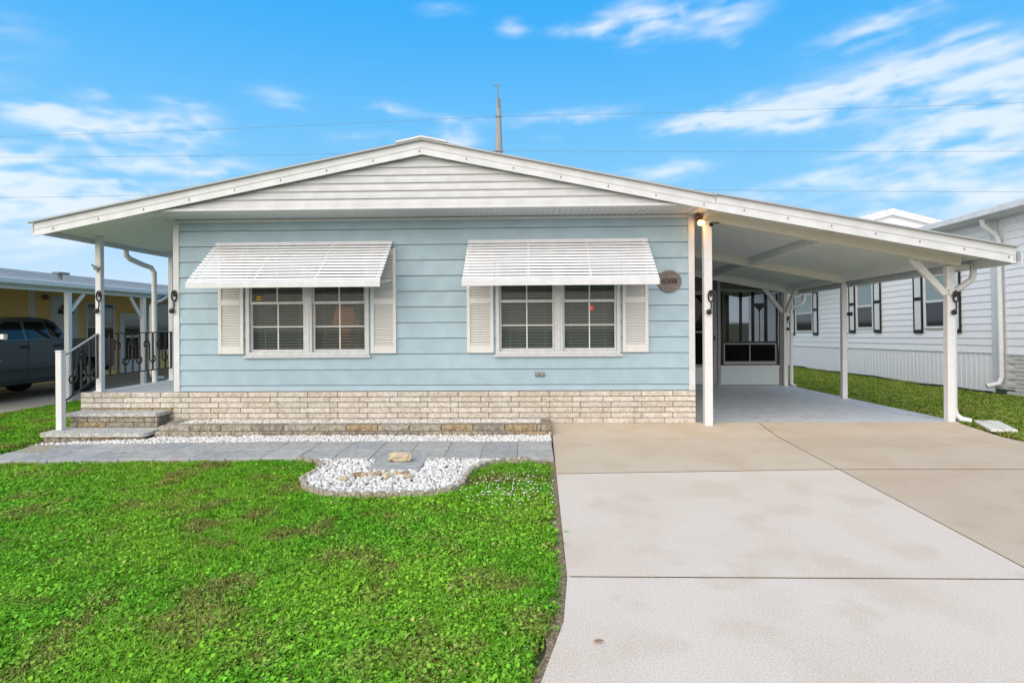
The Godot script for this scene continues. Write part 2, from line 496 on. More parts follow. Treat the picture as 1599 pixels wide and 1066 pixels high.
func sash_window(house: Node3D, x0: float, x1: float, label: String):
	var w := holder("window", house, label)
	var y0 := 0.985
	var y1 := 2.301
	var xm := (x0 + x1) * 0.5 + 0.01
	var st := S()
	# outer casing with a step
	for s in [[x0 - 0.005, x0 + 0.045], [x1 - 0.045, x1 + 0.005]]:
		box2(st, Vector3(s[0], y0 - 0.02, -0.09), Vector3(s[1], y1, 0.032), 0.003)
	box2(st, Vector3(x0 + 0.045, y1 - 0.05, -0.09), Vector3(x1 - 0.045, y1, 0.032), 0.003)
	box2(st, Vector3(x0 + 0.045, y0 - 0.02, -0.09), Vector3(x1 - 0.045, y0 + 0.03, 0.032), 0.003)
	make("frame", st, M.frame, w)
	st = S()
	box2(st, Vector3(x0 - 0.03, y0 - 0.052, 0.012), Vector3(x1 + 0.03, y0 - 0.0205, 0.062), 0.004)
	make("sill", st, M.frame, w)
	st = S()
	box2(st, Vector3(xm - 0.058, y0 + 0.03, -0.08), Vector3(xm + 0.058, y1 - 0.05, 0.028), 0.003)
	box2(st, Vector3(xm - 0.02, y0 + 0.03, 0.029), Vector3(xm + 0.02, y1 - 0.05, 0.036), 0.002)
	make("mullion", st, M.frame, w)
	for side in [[x0 + 0.045, xm - 0.058], [xm + 0.058, x1 - 0.045]]:
		var a: float = side[0]
		var b: float = side[1]
		for sash in [[y0 + 0.03, 1.735, -0.035], [1.695, y1 - 0.05, -0.008]]:
			st = S()
			var zc: float = sash[2]
			box2(st, Vector3(a, sash[0], zc - 0.018), Vector3(a + 0.028, sash[1], zc + 0.012), 0.002)
			box2(st, Vector3(b - 0.028, sash[0], zc - 0.018), Vector3(b, sash[1], zc + 0.012), 0.002)
			box2(st, Vector3(a + 0.028, sash[0], zc - 0.018), Vector3(b - 0.028, sash[0] + 0.036, zc + 0.012), 0.002)
			box2(st, Vector3(a + 0.028, sash[1] - 0.036, zc - 0.018), Vector3(b - 0.028, sash[1], zc + 0.012), 0.002)
			make("sash", st, M.frame, w)
			var c := (a + b) * 0.5
			var m: float = (sash[0] + sash[1]) * 0.5
			piece2("muntin", w, Vector3(c - 0.009, sash[0] + 0.036, zc - 0.012), Vector3(c + 0.009, sash[1] - 0.036, zc + 0.006), 0.002, M.white)
			piece2("muntin", w, Vector3(a + 0.028, m - 0.009, zc - 0.011), Vector3(b - 0.028, m + 0.009, zc + 0.005), 0.002, M.white)
			piece2("pane", w, Vector3(a + 0.026, sash[0] + 0.03, zc - 0.0045), Vector3(b - 0.026, sash[1] - 0.03, zc - 0.0015), 0.0, M.pane)

func shutter(house: Node3D, x0: float, x1: float):
	var sh := holder("shutter", house)
	var st := S()
	var zb := 0.0165
	var zf := 0.046
	for s in [[x0, x0 + 0.048], [x1 - 0.048, x1]]:
		box2(st, Vector3(s[0], 0.99, zb), Vector3(s[1], 2.474, zf), 0.004)
	for s in [[0.99, 1.105], [1.68, 1.765], [2.38, 2.474]]:
		box2(st, Vector3(x0 + 0.048, s[0], zb), Vector3(x1 - 0.048, s[1], zf - 0.002), 0.003)
	box2(st, Vector3(x0 + 0.048, 1.105, zb), Vector3(x1 - 0.048, 2.38, zb + 0.003))
	make("frame", st, M.shutter, sh)
	st = S()
	for s in [[1.105, 1.68], [1.765, 2.38]]:
		var n := int((s[1] - s[0]) / 0.0345)
		for k in n:
			var y: float = s[0] + (k + 0.5) * (s[1] - s[0]) / n
			bbox(st, Vector3((x0 + x1) * 0.5, y, zb + 0.013), Vector3(x1 - x0 - 0.096, 0.005, 0.032), 0.0, Basis(Vector3.RIGHT, 0.85))
	make("louvers", st, M.shutter, sh).set_meta("kind", "stuff")

func awning(x0: float, x1: float, label: String):
	var t := thing("window_awning", label, "awning", Vector3((x0 + x1) * 0.5, 2.56, 0.03), "slatted window awnings")
	var n := 13
	for k in n:
		var f := (k + 0.35) / n
		var y := 2.55 - f * 0.585
		var z := 0.055 + f * 0.75
		var st := S()
		extrude(st, V2([z + 0.012, y - 0.014, z + 0.016, y - 0.014, z + 0.005, y + 0.012, z - 0.004, y + 0.0155, z - 0.085, y + 0.021, z - 0.085, y + 0.017, z - 0.004, y + 0.0115, z + 0.001, y + 0.010]), Vector3(x0, 0, 0), Vector3.BACK, Vector3.UP, Vector3.RIGHT, x1 - x0)
		make("slat", st, M.awning, t)
	var st2 := S()
	extrude(st2, V2([0.80, 1.885, 0.815, 1.885, 0.822, 1.955, 0.80, 1.968, 0.776, 1.978, 0.774, 1.972, 0.796, 1.958]), Vector3(x0 - 0.005, 0, 0), Vector3.BACK, Vector3.UP, Vector3.RIGHT, x1 - x0 + 0.01)
	make("valance", st2, M.awning, t)
	st2 = S()
	box2(st2, Vector3(x0, 2.545, 0.014), Vector3(x1, 2.572, 0.07), 0.004)
	make("mounting_rail", st2, M.awning, t)
	for k in 4:
		var x := lerpf(x0 + 0.05, x1 - 0.05, k / 3.0)
		st2 = S()
		bar(st2, Vector3(x, 2.525, 0.05), Vector3(x, 1.955, 0.785), 0.028, 0.016, 0.0)
		make("rafter", st2, M.awning, t)
	for x in [x0 + 0.02, x1 - 0.02]:
		st2 = S()
		bar(st2, Vector3(x, 1.94, 0.79), Vector3(x, 2.02, 0.05), 0.018, 0.018, 0.002)
		make("side_arm", st2, M.awning, t)

func blind(x0: float, x1: float, tilt: float, label: String):
	var t := thing("window_blind", label, "blind", Vector3((x0 + x1) * 0.5, 2.25, -0.16), "blinds behind the front windows")
	var st := S()
	box2(st, Vector3(x0, 2.22, -0.19), Vector3(x1, 2.262, -0.13), 0.003)
	make("headrail", st, M.blind, t)
	st = S()
	var y := 1.03
	while y < 2.2:
		bbox(st, Vector3((x0 + x1) * 0.5, y, -0.16), Vector3(x1 - x0, 0.003, 0.048), 0.0, Basis(Vector3.RIGHT, tilt))
		y += 0.042
	make("slats", st, M.blind, t).set_meta("kind", "stuff")
	for f in [0.16, 0.84]:
		var x := lerpf(x0, x1, f)
		st = S()
		box2(st, Vector3(x - 0.004, 1.02, -0.1315), Vector3(x + 0.004, 2.22, -0.1305))
		make("ladder_tape", st, M.blind, t)

func house():
	var h := thing("mobile_home", "pale blue mobile home with white gable, shutters and cream brick skirt", "house", Vector3(-1.39, 0, 0))
	# lap siding, board by board
	var rows := [0.454, 0.539, 0.759, 0.979, 1.199, 1.42, 1.64, 1.861, 2.081, 2.301, 2.521, 2.742, 2.90]
	var wall := holder("front_wall", h, "wall of pale blue lap boards")
	for i in rows.size() - 1:
		var runs := [[-5.005, 2.212]]
		if i >= 3 and i <= 8:
			runs = [[-5.005, -4.037], [-2.281, -0.475], [1.26, 2.212]]
		for r in runs:
			var st := S()
			var y0: float = rows[i] + 0.0055
			var y1: float = rows[i + 1] - 0.0015
			extrude(st, V2([-0.012, y0, 0.0175, y0, 0.0185, y0 + 0.004, 0.004, y1, -0.012, y1]), Vector3(r[0], 0, 0), Vector3.BACK, Vector3.UP, Vector3.RIGHT, r[1] - r[0])
			make("siding_board", st, M.siding[(i * 3 + int(r[1] * 7)) % 4], wall)
	for b in [[-5.07, 2.28, 0.40, 0.984], [-5.07, 2.28, 2.302, 2.93], [-5.07, -4.032, 0.984, 2.302], [-2.286, -0.47, 0.984, 2.302], [1.255, 2.28, 0.984, 2.302]]:
		var st := S()
		box2(st, Vector3(b[0], b[2], -0.10), Vector3(b[1], b[3], -0.014))
		make("wall_panel", st, M.seam, wall)
	for x in [[-5.092, -5.005], [2.212, 2.298]]:
		piece2("corner_trim", h, Vector3(x[0], 0.455, -0.06), Vector3(x[1], 2.905, 0.026), 0.004, M.trim)
	piece2("frieze_board", h, Vector3(-5.005, 2.862, 0.0165), Vector3(2.212, 2.905, 0.03), 0.003, M.trim)
	# shell of the house, closed, with a room behind the windows
	var sh := [["side_wall", Vector3(-5.07, 0.1, -12), Vector3(-4.97, 2.93, -0.101), M.siding[0]], ["side_wall", Vector3(2.18, 0.1, -12), Vector3(2.28, 2.93, -0.101), M.siding[1]],
		["back_wall", Vector3(-4.969, 0.1, -12), Vector3(2.179, 2.93, -11.9), M.siding[2]], ["floor", Vector3(-4.969, 0.32, -11.899), Vector3(2.179, 0.40, -0.101), M.carpet],
		["ceiling", Vector3(-4.969, 2.80, -11.899), Vector3(2.179, 2.88, -0.101), M.room], ["partition", Vector3(-4.969, 0.401, -4.3), Vector3(2.179, 2.799, -4.2), M.room], ["partition", Vector3(-1.35, 0.401, -4.199), Vector3(-1.25, 2.799, -0.101), M.room]]
	for s in sh:
		var st := S()
		box2(st, s[1], s[2])
		make(s[0], st, s[3], h)
	sash_window(h, -4.037, -2.281, "window with lamp-lit room behind it")
	sash_window(h, -0.475, 1.26, "window next to the number plaque")
	for x in [[-4.433, -4.07], [-2.248, -1.885], [-0.887, -0.51], [1.293, 1.652]]:
		shutter(h, x[0], x[1])
	# gable: white clapboard, board by board
	var gable := holder("gable_wall", h, "gable of white horizontal clapboards")
	var y := 2.952
	var k := 0
	while y < 3.62:
		var y1 := minf(y + 0.101, 3.66)
		var xa := -1.39 - (3.80 - 0.045 - y1) / 0.195 * 1.0
		var xb := -1.39 + (3.80 - 0.045 - y1) / 0.205 * 1.0
		xa = maxf(xa, -5.2)
		xb = minf(xb, 2.32)
		var st := S()
		extrude(st, V2([0.60, y, 0.632, y, 0.634, y + 0.006, 0.63, y + 0.05, 0.618, y + 0.082, 0.616, y1 - 0.001, 0.60, y1 - 0.001]), Vector3(xa, 0, 0), Vector3.BACK, Vector3.UP, Vector3.RIGHT, xb - xa)
		make("clapboard", st, M.gable[k % 2], gable)
		y += 0.101
		k += 1
	var sg := S()
	extrude(sg, V2([-5.2, 2.93, 2.32, 2.93, 2.32, roof_y(2.32) - 0.11, -1.39, 3.69, -5.2, roof_y(-5.2) - 0.11]), Vector3(0, 0, 0.575), Vector3.RIGHT, Vector3.UP, Vector3.BACK, 0.024)
	make("backing", sg, M.seam, gable)
	var stt := S()
	box2(stt, Vector3(-4.97, 2.908, 0.60), Vector3(2.21, 2.950, 0.652), 0.006)
	make("gable_trim", stt, M.trim, h)
	stt = S()
	extrude(stt, V2([2.215, 2.9085, 2.40, 2.9085, 2.40, 2.83, 2.385, 2.83, 2.38, 2.90, 2.215, 2.90]), Vector3(0, 0, 0.035), Vector3.RIGHT, Vector3.UP, Vector3.BACK, 0.56)
	make("soffit_return", stt, M.soffit, h)
	# soffit: ribbed panels between the wall and the gable foot
	var sof := holder("soffit", h, "ribbed white soffit under the gable")
	for i in 24:
		var x0 := -5.09 + i * 0.3055
		var st := S()
		for j in 4:
			var a := x0 + j * 0.0764
			box2(st, Vector3(a + 0.004, 2.9095, 0.031), Vector3(a + 0.0724, 2.917, 0.599))
		box2(st, Vector3(x0, 2.9172, 0.031), Vector3(x0 + 0.3045, 2.922, 0.599))
		make("soffit_panel", st, M.soffit, sof)
	# roof
	var rf := holder("roof", h, "low gable roof edged with white metal")
	var st3 := S()
	extrude(st3, V2([-1.39, 3.80, -5.25, roof_y(-5.25), -5.25, roof_y(-5.25) - 0.09, -1.39, 3.71]), Vector3(0, 0, -12.4), Vector3.RIGHT, Vector3.UP, Vector3.BACK, 13.06)
	make("roof_slope", st3, M.debris, rf)
	st3 = S()
	extrude(st3, V2([-1.389, 3.80, 2.36, roof_y(2.36), 2.36, roof_y(2.36) - 0.09, -1.389, 3.71]), Vector3(0, 0, -12.4), Vector3.RIGHT, Vector3.UP, Vector3.BACK, 13.06)
	make("roof_slope", st3, M.debris, rf)
	for e in [-6.56, 2.385]:
		var ye: float = roof_y(e)
		st3 = S()
		extrude(st3, V2([-1.39, 3.795, e, ye - 0.005, e, ye - 0.19, -1.39, 3.61]), Vector3(0, 0, 0.662), Vector3.RIGHT, Vector3.UP, Vector3.BACK, 0.03)
		extrude(st3, V2([-1.39, 3.70, e, ye - 0.10, e, ye - 0.107, -1.39, 3.693]), Vector3(0, 0, 0.6925), Vector3.RIGHT, Vector3.UP, Vector3.BACK, 0.006)
		extrude(st3, V2([-1.39, 3.632, e, ye - 0.168, e, ye - 0.198, -1.39, 3.602]), Vector3(0, 0, 0.6925), Vector3.RIGHT, Vector3.UP, Vector3.BACK, 0.012)
		make("fascia", st3, M.trim, rf)
		st3 = S()
		var en: float = e - (0.06 if e < 0 else 0.0)
		var yn: float = roof_y(en)
		extrude(st3, V2([-1.39, 3.806, en, yn + 0.006, en, yn - 0.016, -1.39, 3.784]), Vector3(0, 0, 0.693), Vector3.RIGHT, Vector3.UP, Vector3.BACK, 0.04)
		make("drip_edge", st3, M.drip, rf)
	st3 = S()
	for i in 15:
		var x := -6.3 + i * 0.61
		if x < 2.3:
			var yy := roof_y(x) - 0.142
			box2(st3, Vector3(x - 0.006, yy - 0.018, 0.6915), Vector3(x + 0.006, yy + 0.012, 0.697))
	make("fasteners", st3, M.seam, rf)
	st3 = S()
	for s in [-1.0, 1.0]:
		extrude(st3, V2([-1.39, 3.836, -1.39 + s * 0.33, 3.768, -1.39 + s * 0.33, 3.742, -1.39, 3.81]), Vector3(0, 0, -12.4), Vector3.RIGHT, Vector3.UP, Vector3.BACK, 13.145)
	make("ridge_cap", st3, M.trim, rf)
	# skirt of long cream bricks
	var sk := holder("brick_skirt", h, "skirt of long cream bricks")
	var st4 := S()
	box2(st4, Vector3(-5.095, -0.05, -0.10), Vector3(2.292, 0.4525, 0.012))
	make("mortar", st4, M.mortar, sk)
	for i in 6:
		course(sk, -5.098, 2.30, 0.003 + i * 0.0755, 0.0755, -0.05, 0.032, 0.4285, 0.12 if i % 2 == 0 else 0.23, M.brick)

func wall_items():
	awning(-4.45, -1.925, "white slatted metal awning over the window nearest the porch")
	awning(-0.862, 1.64, "white slatted metal awning ending at the round number plaque")
	blind(-3.95, -3.2, 0.25, "half-open slat blind behind the leftmost window sash")
	blind(-3.08, -2.36, 0.2, "half-open slat blind behind the sash glowing orange from a lamp")
	blind(-0.4, 0.33, 0.35, "slat blind behind the left sash of the window above the outlet box")
	blind(0.46, 1.18, 0.35, "slat blind behind the sash carrying an orange sticker")
	# number plaque
	var t := thing("number_plaque", "round pewter house number plaque reading 6308", "plaque", Vector3(1.946, 1.975, 0.016))
	var st := S()
	lathe(st, [Vector2(0.0, 0.02), Vector2(0.128, 0.02), Vector2(0.137, 0.03), Vector2(0.15, 0.031), Vector2(0.16, 0.022), Vector2(0.163, 0.0)], Vector3(1.946, 1.975, 0.016), Vector3.BACK, 40, 1.0)
	var pl := make("plate", st, M.pewter, t)
	pl.scale = Vector3(1.04, 0.955, 1)
	st = S()
	for s in [-1.0, 1.0]:
		for v in [-1.0, 1.0]:
			var pts := []
			for k in 15:
				var a := k / 14.0
				var ang := a * 6.5
				var rr := 0.034 * (1.0 - a * 0.75)
				pts.append(Vector3(1.946 + s * (0.05 + rr * cos(ang) - 0.012), 1.975 + v * (0.086 + rr * sin(ang) * 0.6), 0.039))
			tube(st, pts, 0.0042, 5)
	make("scroll_ornament", st, M.seam, t)
	var f := SystemFont.new()
	f.font_names = PackedStringArray(["Droid Serif"])
	f.font_weight = 700
	var tm := TextMesh.new()
	tm.text = "6308"
	tm.font = f
	tm.font_size = 64
	tm.pixel_size = 0.00142
	tm.depth = 0.01
	var num := MeshInstance3D.new()
	num.name = "numerals"
	num.mesh = tm
	num.material_override = M.black
	num.position = Vector3(0, 0.0, 0.026)
	num.scale = Vector3(1.08, 1.15, 1)
	t.add_child(num)
	# outlet box
	t = thing("outlet_box", "small grey double outlet cover low on the blue wall", "outlet", Vector3(0.134, 0.645, 0.013))
	st = S()
	box2(st, Vector3(0.065, 0.652, 0.008), Vector3(0.203, 0.716, 0.03), 0.008)
	make("plate", st, M.grey_metal, t)
	for x in [0.1, 0.168]:
		st = S()
		lathe(st, [Vector2(0.0, 0.022), Vector2(0.02, 0.022), Vector2(0.026, 0.014), Vector2(0.027, 0.0)], Vector3(x, 0.684, 0.0302), Vector3.BACK, 16)
		make("cover", st, M.grey_metal, t)
	# stickers on the glass
	t = thing("security_sticker", "small black and yellow sticker in the corner of the left window", "sticker", Vector3(-3.865, 1.79, -0.008))
	st = S()
	box2(st, Vector3(-3.915, 1.745, -0.0088), Vector3(-3.815, 1.825, -0.008))
	make("print", st, M.black, t)
	st = S()
	for k in 2:
		box2(st, Vector3(-3.905, 1.757 + k * 0.035, -0.0079), Vector3(-3.825, 1.776 + k * 0.035, -0.0075))
	make("band", st, mat(Color(0.78, 0.64, 0.16), 0.6), t)
	t = thing("window_decal", "small orange square sticker on the right window pane", "sticker", Vector3(0.86, 1.61, -0.034))
	st = S()
	box2(st, Vector3(0.825, 1.575, -0.0358), Vector3(0.9, 1.65, -0.0352))
	make("square", st, mat(Color(0.80, 0.30, 0.18), 0.6), t)
	st = S()
	box2(st, Vector3(0.845, 1.595, -0.0351), Vector3(0.88, 1.63, -0.0348))
	make("emblem", st, mat(Color(0.88, 0.5, 0.4), 0.6), t)
	# a table lamp in the front room
	t = thing("table_lamp", "lamp with a warm glowing shade inside the left window", "lamp", Vector3(-2.86, 1.0, -0.75))
	st = S()
	lathe(st, [Vector2(0.09, 0.0), Vector2(0.1, 0.02), Vector2(0.04, 0.06), Vector2(0.085, 0.2), Vector2(0.03, 0.36), Vector2(0.012, 0.4), Vector2(0.012, 0.5)], Vector3(-2.86, 1.0, -0.75), Vector3.UP, 18)
	make("base", st, mat(Color(0.35, 0.24, 0.16), 0.4), t)
	st = S()
	lathe(st, [Vector2(0.2, 0.38), Vector2(0.13, 0.66)], Vector3(-2.86, 1.0, -0.75), Vector3.UP, 24)
	var shm := mat(Color(0.56, 0.46, 0.36), 0.8)
	shm.emission_enabled = true
	shm.emission = Color(1.0, 0.62, 0.36)
	shm.emission_energy_multiplier = 0.05
	make("lamp_shade", st, shm, t)
	var li := OmniLight3D.new()
	li.name = "lamp_light"
	li.position = Vector3(0, 0.5, 0.0)
	li.light_color = Color(1.0, 0.6, 0.35)
	li.light_energy = 0.04
	li.light_size = 0.1
	li.omni_range = 12.0
	li.omni_attenuation = 2.0
	li.shadow_enabled = true
	t.add_child(li)
	t = thing("side_table", "dark table standing inside the left window", "table", Vector3(-2.86, 0.401, -0.75))
	st = S()
	box2(st, Vector3(-3.2, 0.96, -1.0), Vector3(-2.5, 1.0, -0.5), 0.006)
	make("table_top", st, mat(Color(0.22, 0.15, 0.1), 0.4), t)
	for x in [-3.16, -2.54]:
		for z in [-0.96, -0.54]:
			piece2("leg", t, Vector3(x - 0.02, 0.401, z - 0.02), Vector3(x + 0.02, 0.9595, z + 0.02), 0.003, M.wood)
	# floodlight under the eave
	t = thing("floodlight", "lit twin floodlight under the eave beside the blue corner", "lamp", Vector3(2.345, 2.84, 0.10))
	st = S()
	lathe(st, [Vector2(0.0, 0.0), Vector2(0.055, 0.0), Vector2(0.06, 0.02), Vector2(0.045, 0.05), Vector2(0.0, 0.055)], Vector3(2.299, 2.845, 0.10), Vector3.RIGHT, 18)
	make("base", st, mat(Color(0.55, 0.36, 0.22), 0.45, null, 1.0, null, 0.5, 0.6), t)
	var glow := mat(Color(1.0, 0.9, 0.7), 0.3)
	glow.emission_enabled = true
	glow.emission = Color(1.0, 0.72, 0.36)
	glow.emission_energy_multiplier = 3.0
	for d in [Vector3(0.35, -0.75, 0.45), Vector3(0.05, -0.85, 0.55)]:
		var ax: Vector3 = d.normalized()
		var p0 := Vector3(2.335, 2.83, 0.10 if d.x > 0.2 else 0.13)
		st = S()
		lathe(st, [Vector2(0.018, 0.0), Vector2(0.022, 0.03), Vector2(0.034, 0.055), Vector2(0.036, 0.06)], p0, ax, 16)
		make("socket", st, mat(Color(0.5, 0.33, 0.2), 0.5, null, 1.0, null, 0.5, 0.6), t)
		st = S()
		lathe(st, [Vector2(0.030, 0.061), Vector2(0.038, 0.085), Vector2(0.036, 0.102), Vector2(0.022, 0.114), Vector2(0.0, 0.117)], p0, ax, 16)
		make("bulb", st, glow, t)
		var o := SpotLight3D.new()
		o.name = "bulb_light"
		o.position = p0 + ax * 0.125 - org
		o.basis = Basis.looking_at(ax, Vector3.BACK)
		o.spot_angle = 75.0
		o.light_color = Color(1.0, 0.66, 0.32)
		o.light_energy = 0.05
		o.light_size = 0.06
		o.spot_range = 15.0
		o.spot_attenuation = 2.0
		o.shadow_enabled = true
		t.add_child(o, true)

# ------------------------------------------------------------------ porch, steps, planter
func scroll_pts(c: Vector3, ex: Vector3, ey: Vector3, size: float, flip: float) -> Array:
	var pts := []
	for k in 12:                                      # an S of two spirals
		var a := 1.0 - k / 11.0
		var ang := a * 4.4
		var rr := size * 0.28 * (1.0 - a * 0.62)
		pts.append(c + ey * (size * 0.34) + ex * flip * (rr * cos(ang) - size * 0.28) + ey * rr * sin(ang))
	for k in 12:
		var a := k / 11.0
		var ang := PI + a * 4.4
		var rr := size * 0.28 * (1.0 - a * 0.62)
		pts.append(c - ey * (size * 0.34) + ex * flip * (rr * cos(ang) + size * 0.28) + ey * rr * sin(ang))
	return pts

func side_porch():
	var t := thing("side_porch", "raised side porch with white posts and sloping white roof", "porch", Vector3(-5.8, 0, -1.0))
	var st := S()
	box2(st, Vector3(-6.46, 0.37, -6.0), Vector3(-5.10, 0.436, -0.002), 0.006)
	make("floor", st, M.porch_floor, t)
	st = S()
	box2(st, Vector3(-6.44, -0.3, -5.98), Vector3(-5.12, 0.369, -0.03))
	make("foundation", st, M.mortar, t)
	var fr := holder("brick_front", t, "porch front of long cream bricks")
	st = S()
	box2(st, Vector3(-6.44, -0.3, -0.0295), Vector3(-5.10, 0.447, 0.008))
	make("mortar", st, M.mortar, fr)
	for i in 7:
		course(fr, -6.45, -5.101, 0.003 + (i - 1) * 0.0755, 0.0755, -0.025, 0.03, 0.4285, 0.31 if i % 2 == 0 else 0.2, M.brick if i > 3 else M.old_brick)
	for p in [[-6.36, -0.25, roof_y(-6.36) - 0.09], [-6.38, -2.08, roof_y(-6.38) - 0.09]]:
		piece2("post", t, Vector3(p[0] - 0.042, 0.437, p[1] - 0.042), Vector3(p[0] + 0.042, p[2], p[1] + 0.042), 0.006, M.white)
		piece2("post_foot", t, Vector3(p[0] - 0.06, 0.4365, p[1] - 0.06), Vector3(p[0] + 0.06, 0.447, p[1] + 0.06), 0.002, M.white)
	var rf := holder("porch_roof", t, "sloping white porch roof")
	st = S()
	var yi := roof_y(-5.251)
	var yo := roof_y(-6.54)
	extrude(st, V2([-5.251, yi, -6.54, yo, -6.54, yo - 0.075, -5.251, yi - 0.075]), Vector3(0, 0, -2.35), Vector3.RIGHT, Vector3.UP, Vector3.BACK, 3.01)
	make("roof_slope", st, M.ceiling, rf)
	# flat ceiling panels under the slope, with seams between
	for k in 5:
		var z0 := -2.3 + k * 0.59
		st = S()
		extrude(st, V2([-5.095, roof_y(-5.095) - 0.082, -6.52, roof_y(-6.52) - 0.082, -6.52, roof_y(-6.52) - 0.097, -5.095, roof_y(-5.095) - 0.097]), Vector3(0, 0, z0 + 0.004), Vector3.RIGHT, Vector3.UP, Vector3.BACK, 0.582)
		make("ceiling_panel", st, M.ceiling, rf)
	st = S()
	extrude(st, V2([-6.545, yo - 0.005, -6.545, yo - 0.165, -6.615, yo - 0.15, -6.63, yo - 0.02, -6.62, yo - 0.015, -6.605, yo - 0.14, -6.558, yo - 0.15, -6.558, yo - 0.005]), Vector3(0, 0, -2.35), Vector3.RIGHT, Vector3.UP, Vector3.BACK, 3.0)
	make("gutter", st, M.trim, rf)
	st = S()
	tube(st, [Vector3(-6.58, 2.65, -1.15), Vector3(-6.58, 2.55, -1.17), Vector3(-6.57, 2.5, -1.25), Vector3(-6.56, 2.44, -1.55), Vector3(-6.50, 2.40, -1.68), Vector3(-6.47, 2.32, -1.72), Vector3(-6.47, 0.62, -1.72), Vector3(-6.47, 0.3, -1.72)], 0.042, 10)
	make("downspout", st, M.white, t)
	# railing along the porch edge
	t = thing("porch_railing", "black wrought iron railing with scrolls along the porch edge", "railing", Vector3(-6.37, 0.437, -1.1))
	iron_panel(t, Vector3(-6.37, 0.66, -0.293), Vector3(-6.37, 0.66, -2.037), 0.63, 10, [1, 3, 4, 6, 8])
	# handrail beside the steps
	t = thing("stair_handrail", "black scrolled handrail with short white post beside the steps", "handrail", Vector3(-6.37, 0.0, 0.5))
	piece2("post", t, Vector3(-6.416, -0.002, 0.448), Vector3(-6.332, 1.06, 0.532), 0.006, M.white)
	piece2("post_cap", t, Vector3(-6.421, 1.0605, 0.443), Vector3(-6.327, 1.075, 0.537), 0.005, M.white)
	iron_panel(t, Vector3(-6.373, 0.37, 0.437), Vector3(-6.365, 0.66, -0.207), 0.63, 4, [1, 2])
	# steps
	t = thing("entry_steps", "two concrete-topped brick steps leading up to the side porch", "steps", Vector3(-5.75, -0.2, 0.4))
	st = S()
	extrude(st, V2([-6.42, -0.025, -5.135, -0.025, -5.135, -0.29, -5.16, -0.335, -6.42, -0.335]), Vector3(0, 0.152, 0), Vector3.RIGHT, Vector3.FORWARD * -1.0 * -1.0, Vector3.UP, 0.048)
	make("tread", st, M.tread, t)
	st = S()
	var low := PackedVector2Array([Vector2(-6.47, 0.30), Vector2(-6.47, 0.72), Vector2(-6.44, 0.76)])
	for k in 7:
		var a := k / 6.0 * PI * 0.5
		low.append(Vector2(-5.13 + 0.09 * sin(a), 0.67 + 0.09 * cos(a)))
	low.append(Vector2(-5.04, 0.30))
	extrude(st, low, Vector3(0, -0.05, 0), Vector3.RIGHT, Vector3.BACK, Vector3.UP, 0.05)
	make("tread", st, M.tread, t)
	var rs := holder("brick_risers", t, "weathered brick risers")
	st = S()
	box2(st, Vector3(-6.38, -0.0005, 0.034), Vector3(-5.17, 0.1515, 0.285))
	box2(st, Vector3(-6.42, -0.3, 0.034), Vector3(-5.10, -0.0505, 0.69))
	make("mortar", st, M.mortar, rs)
	for i in 2:
		course(rs, -6.39, -5.16, 0.003 + i * 0.075, 0.075, 0.25, 0.305, 0.4, 0.1 + 0.15 * i, M.old_brick)
	course(rs, -6.43, -5.09, -0.125, 0.074, 0.64, 0.71, 0.42, 0.22, M.old_brick)
	course(rs, -6.43, -5.09, -0.2, 0.074, 0.64, 0.71, 0.42, 0.02, M.old_brick)
	# planter
	t = thing("brick_planter", "long low weathered brick planter edge along the house front", "planter", Vector3(-2.35, -0.12, 0.5))
	st = S()
	box2(st, Vector3(-5.0, -0.3, 0.43), Vector3(0.27, -0.002, 0.59))
	box2(st, Vector3(-5.0, -0.3, 0.035), Vector3(-4.9, -0.002, 0.43))
	box2(st, Vector3(0.16, -0.3, 0.035), Vector3(0.27, -0.002, 0.43))
	make("mortar", st, M.mortar, t)
	for i in 3:
		course(t, -5.01, 0.28, -0.153 + i * 0.076, 0.076, 0.55 if i < 2 else 0.36, 0.605, 0.42, 0.06 if i % 2 == 0 else 0.2, M.old_brick, "brick", 0.01)
	for i in 3:
		for e in [[-5.008, -4.87], [0.145, 0.277]]:
			piece2("brick", t, Vector3(e[0], -0.153 + i * 0.076, 0.04), Vector3(e[1], -0.087 + i * 0.076, 0.345), 0.006, M.old_brick[(i + 1) % 5])
	org = Vector3.ZERO
	st = S()
	box2(st, Vector3(-4.868, -0.2, 0.034), Vector3(0.143, 0.02, 0.358))
	structure("planter_fill", st, M.dirt)

# an iron panel: rails from a to b (the lower rail), balusters upright, scrolls in some bays
func iron_panel(t: Node3D, a: Vector3, b: Vector3, h: float, n: int, bays: Array):
	var st := S()
	bar(st, a + Vector3.UP * h, b + Vector3.UP * h, 0.04, 0.016, 0.003)
	make("top_rail", st, M.iron if n > 6 else M.grey_metal, t)
	st = S()
	bar(st, a, b, 0.028, 0.016, 0.002)
	make("bottom_rail", st, M.iron, t)
	var run := (b - a) / n
	for k in n + 1:
		var p := a + run * k
		if k == 0:
			p += run.normalized() * 0.012
		if k == n:
			p -= run.normalized() * 0.012
		st = S()
		box2(st, p + Vector3(-0.011, 0.008, -0.011), p + Vector3(0.011, h - 0.008, 0.011))
		make("baluster", st, M.iron, t)
	var ez := Vector3(run.x, 0, run.z).normalized()
	for k in bays:
		var c: Vector3 = a + run * (k + 0.5) + Vector3.UP * h * 0.5
		st = S()
		tube(st, scroll_pts(c, ez, Vector3.UP, h * 0.52, 1.0 if k % 2 == 0 else -1.0), 0.011, 6)
		make("scroll", st, M.iron, t)

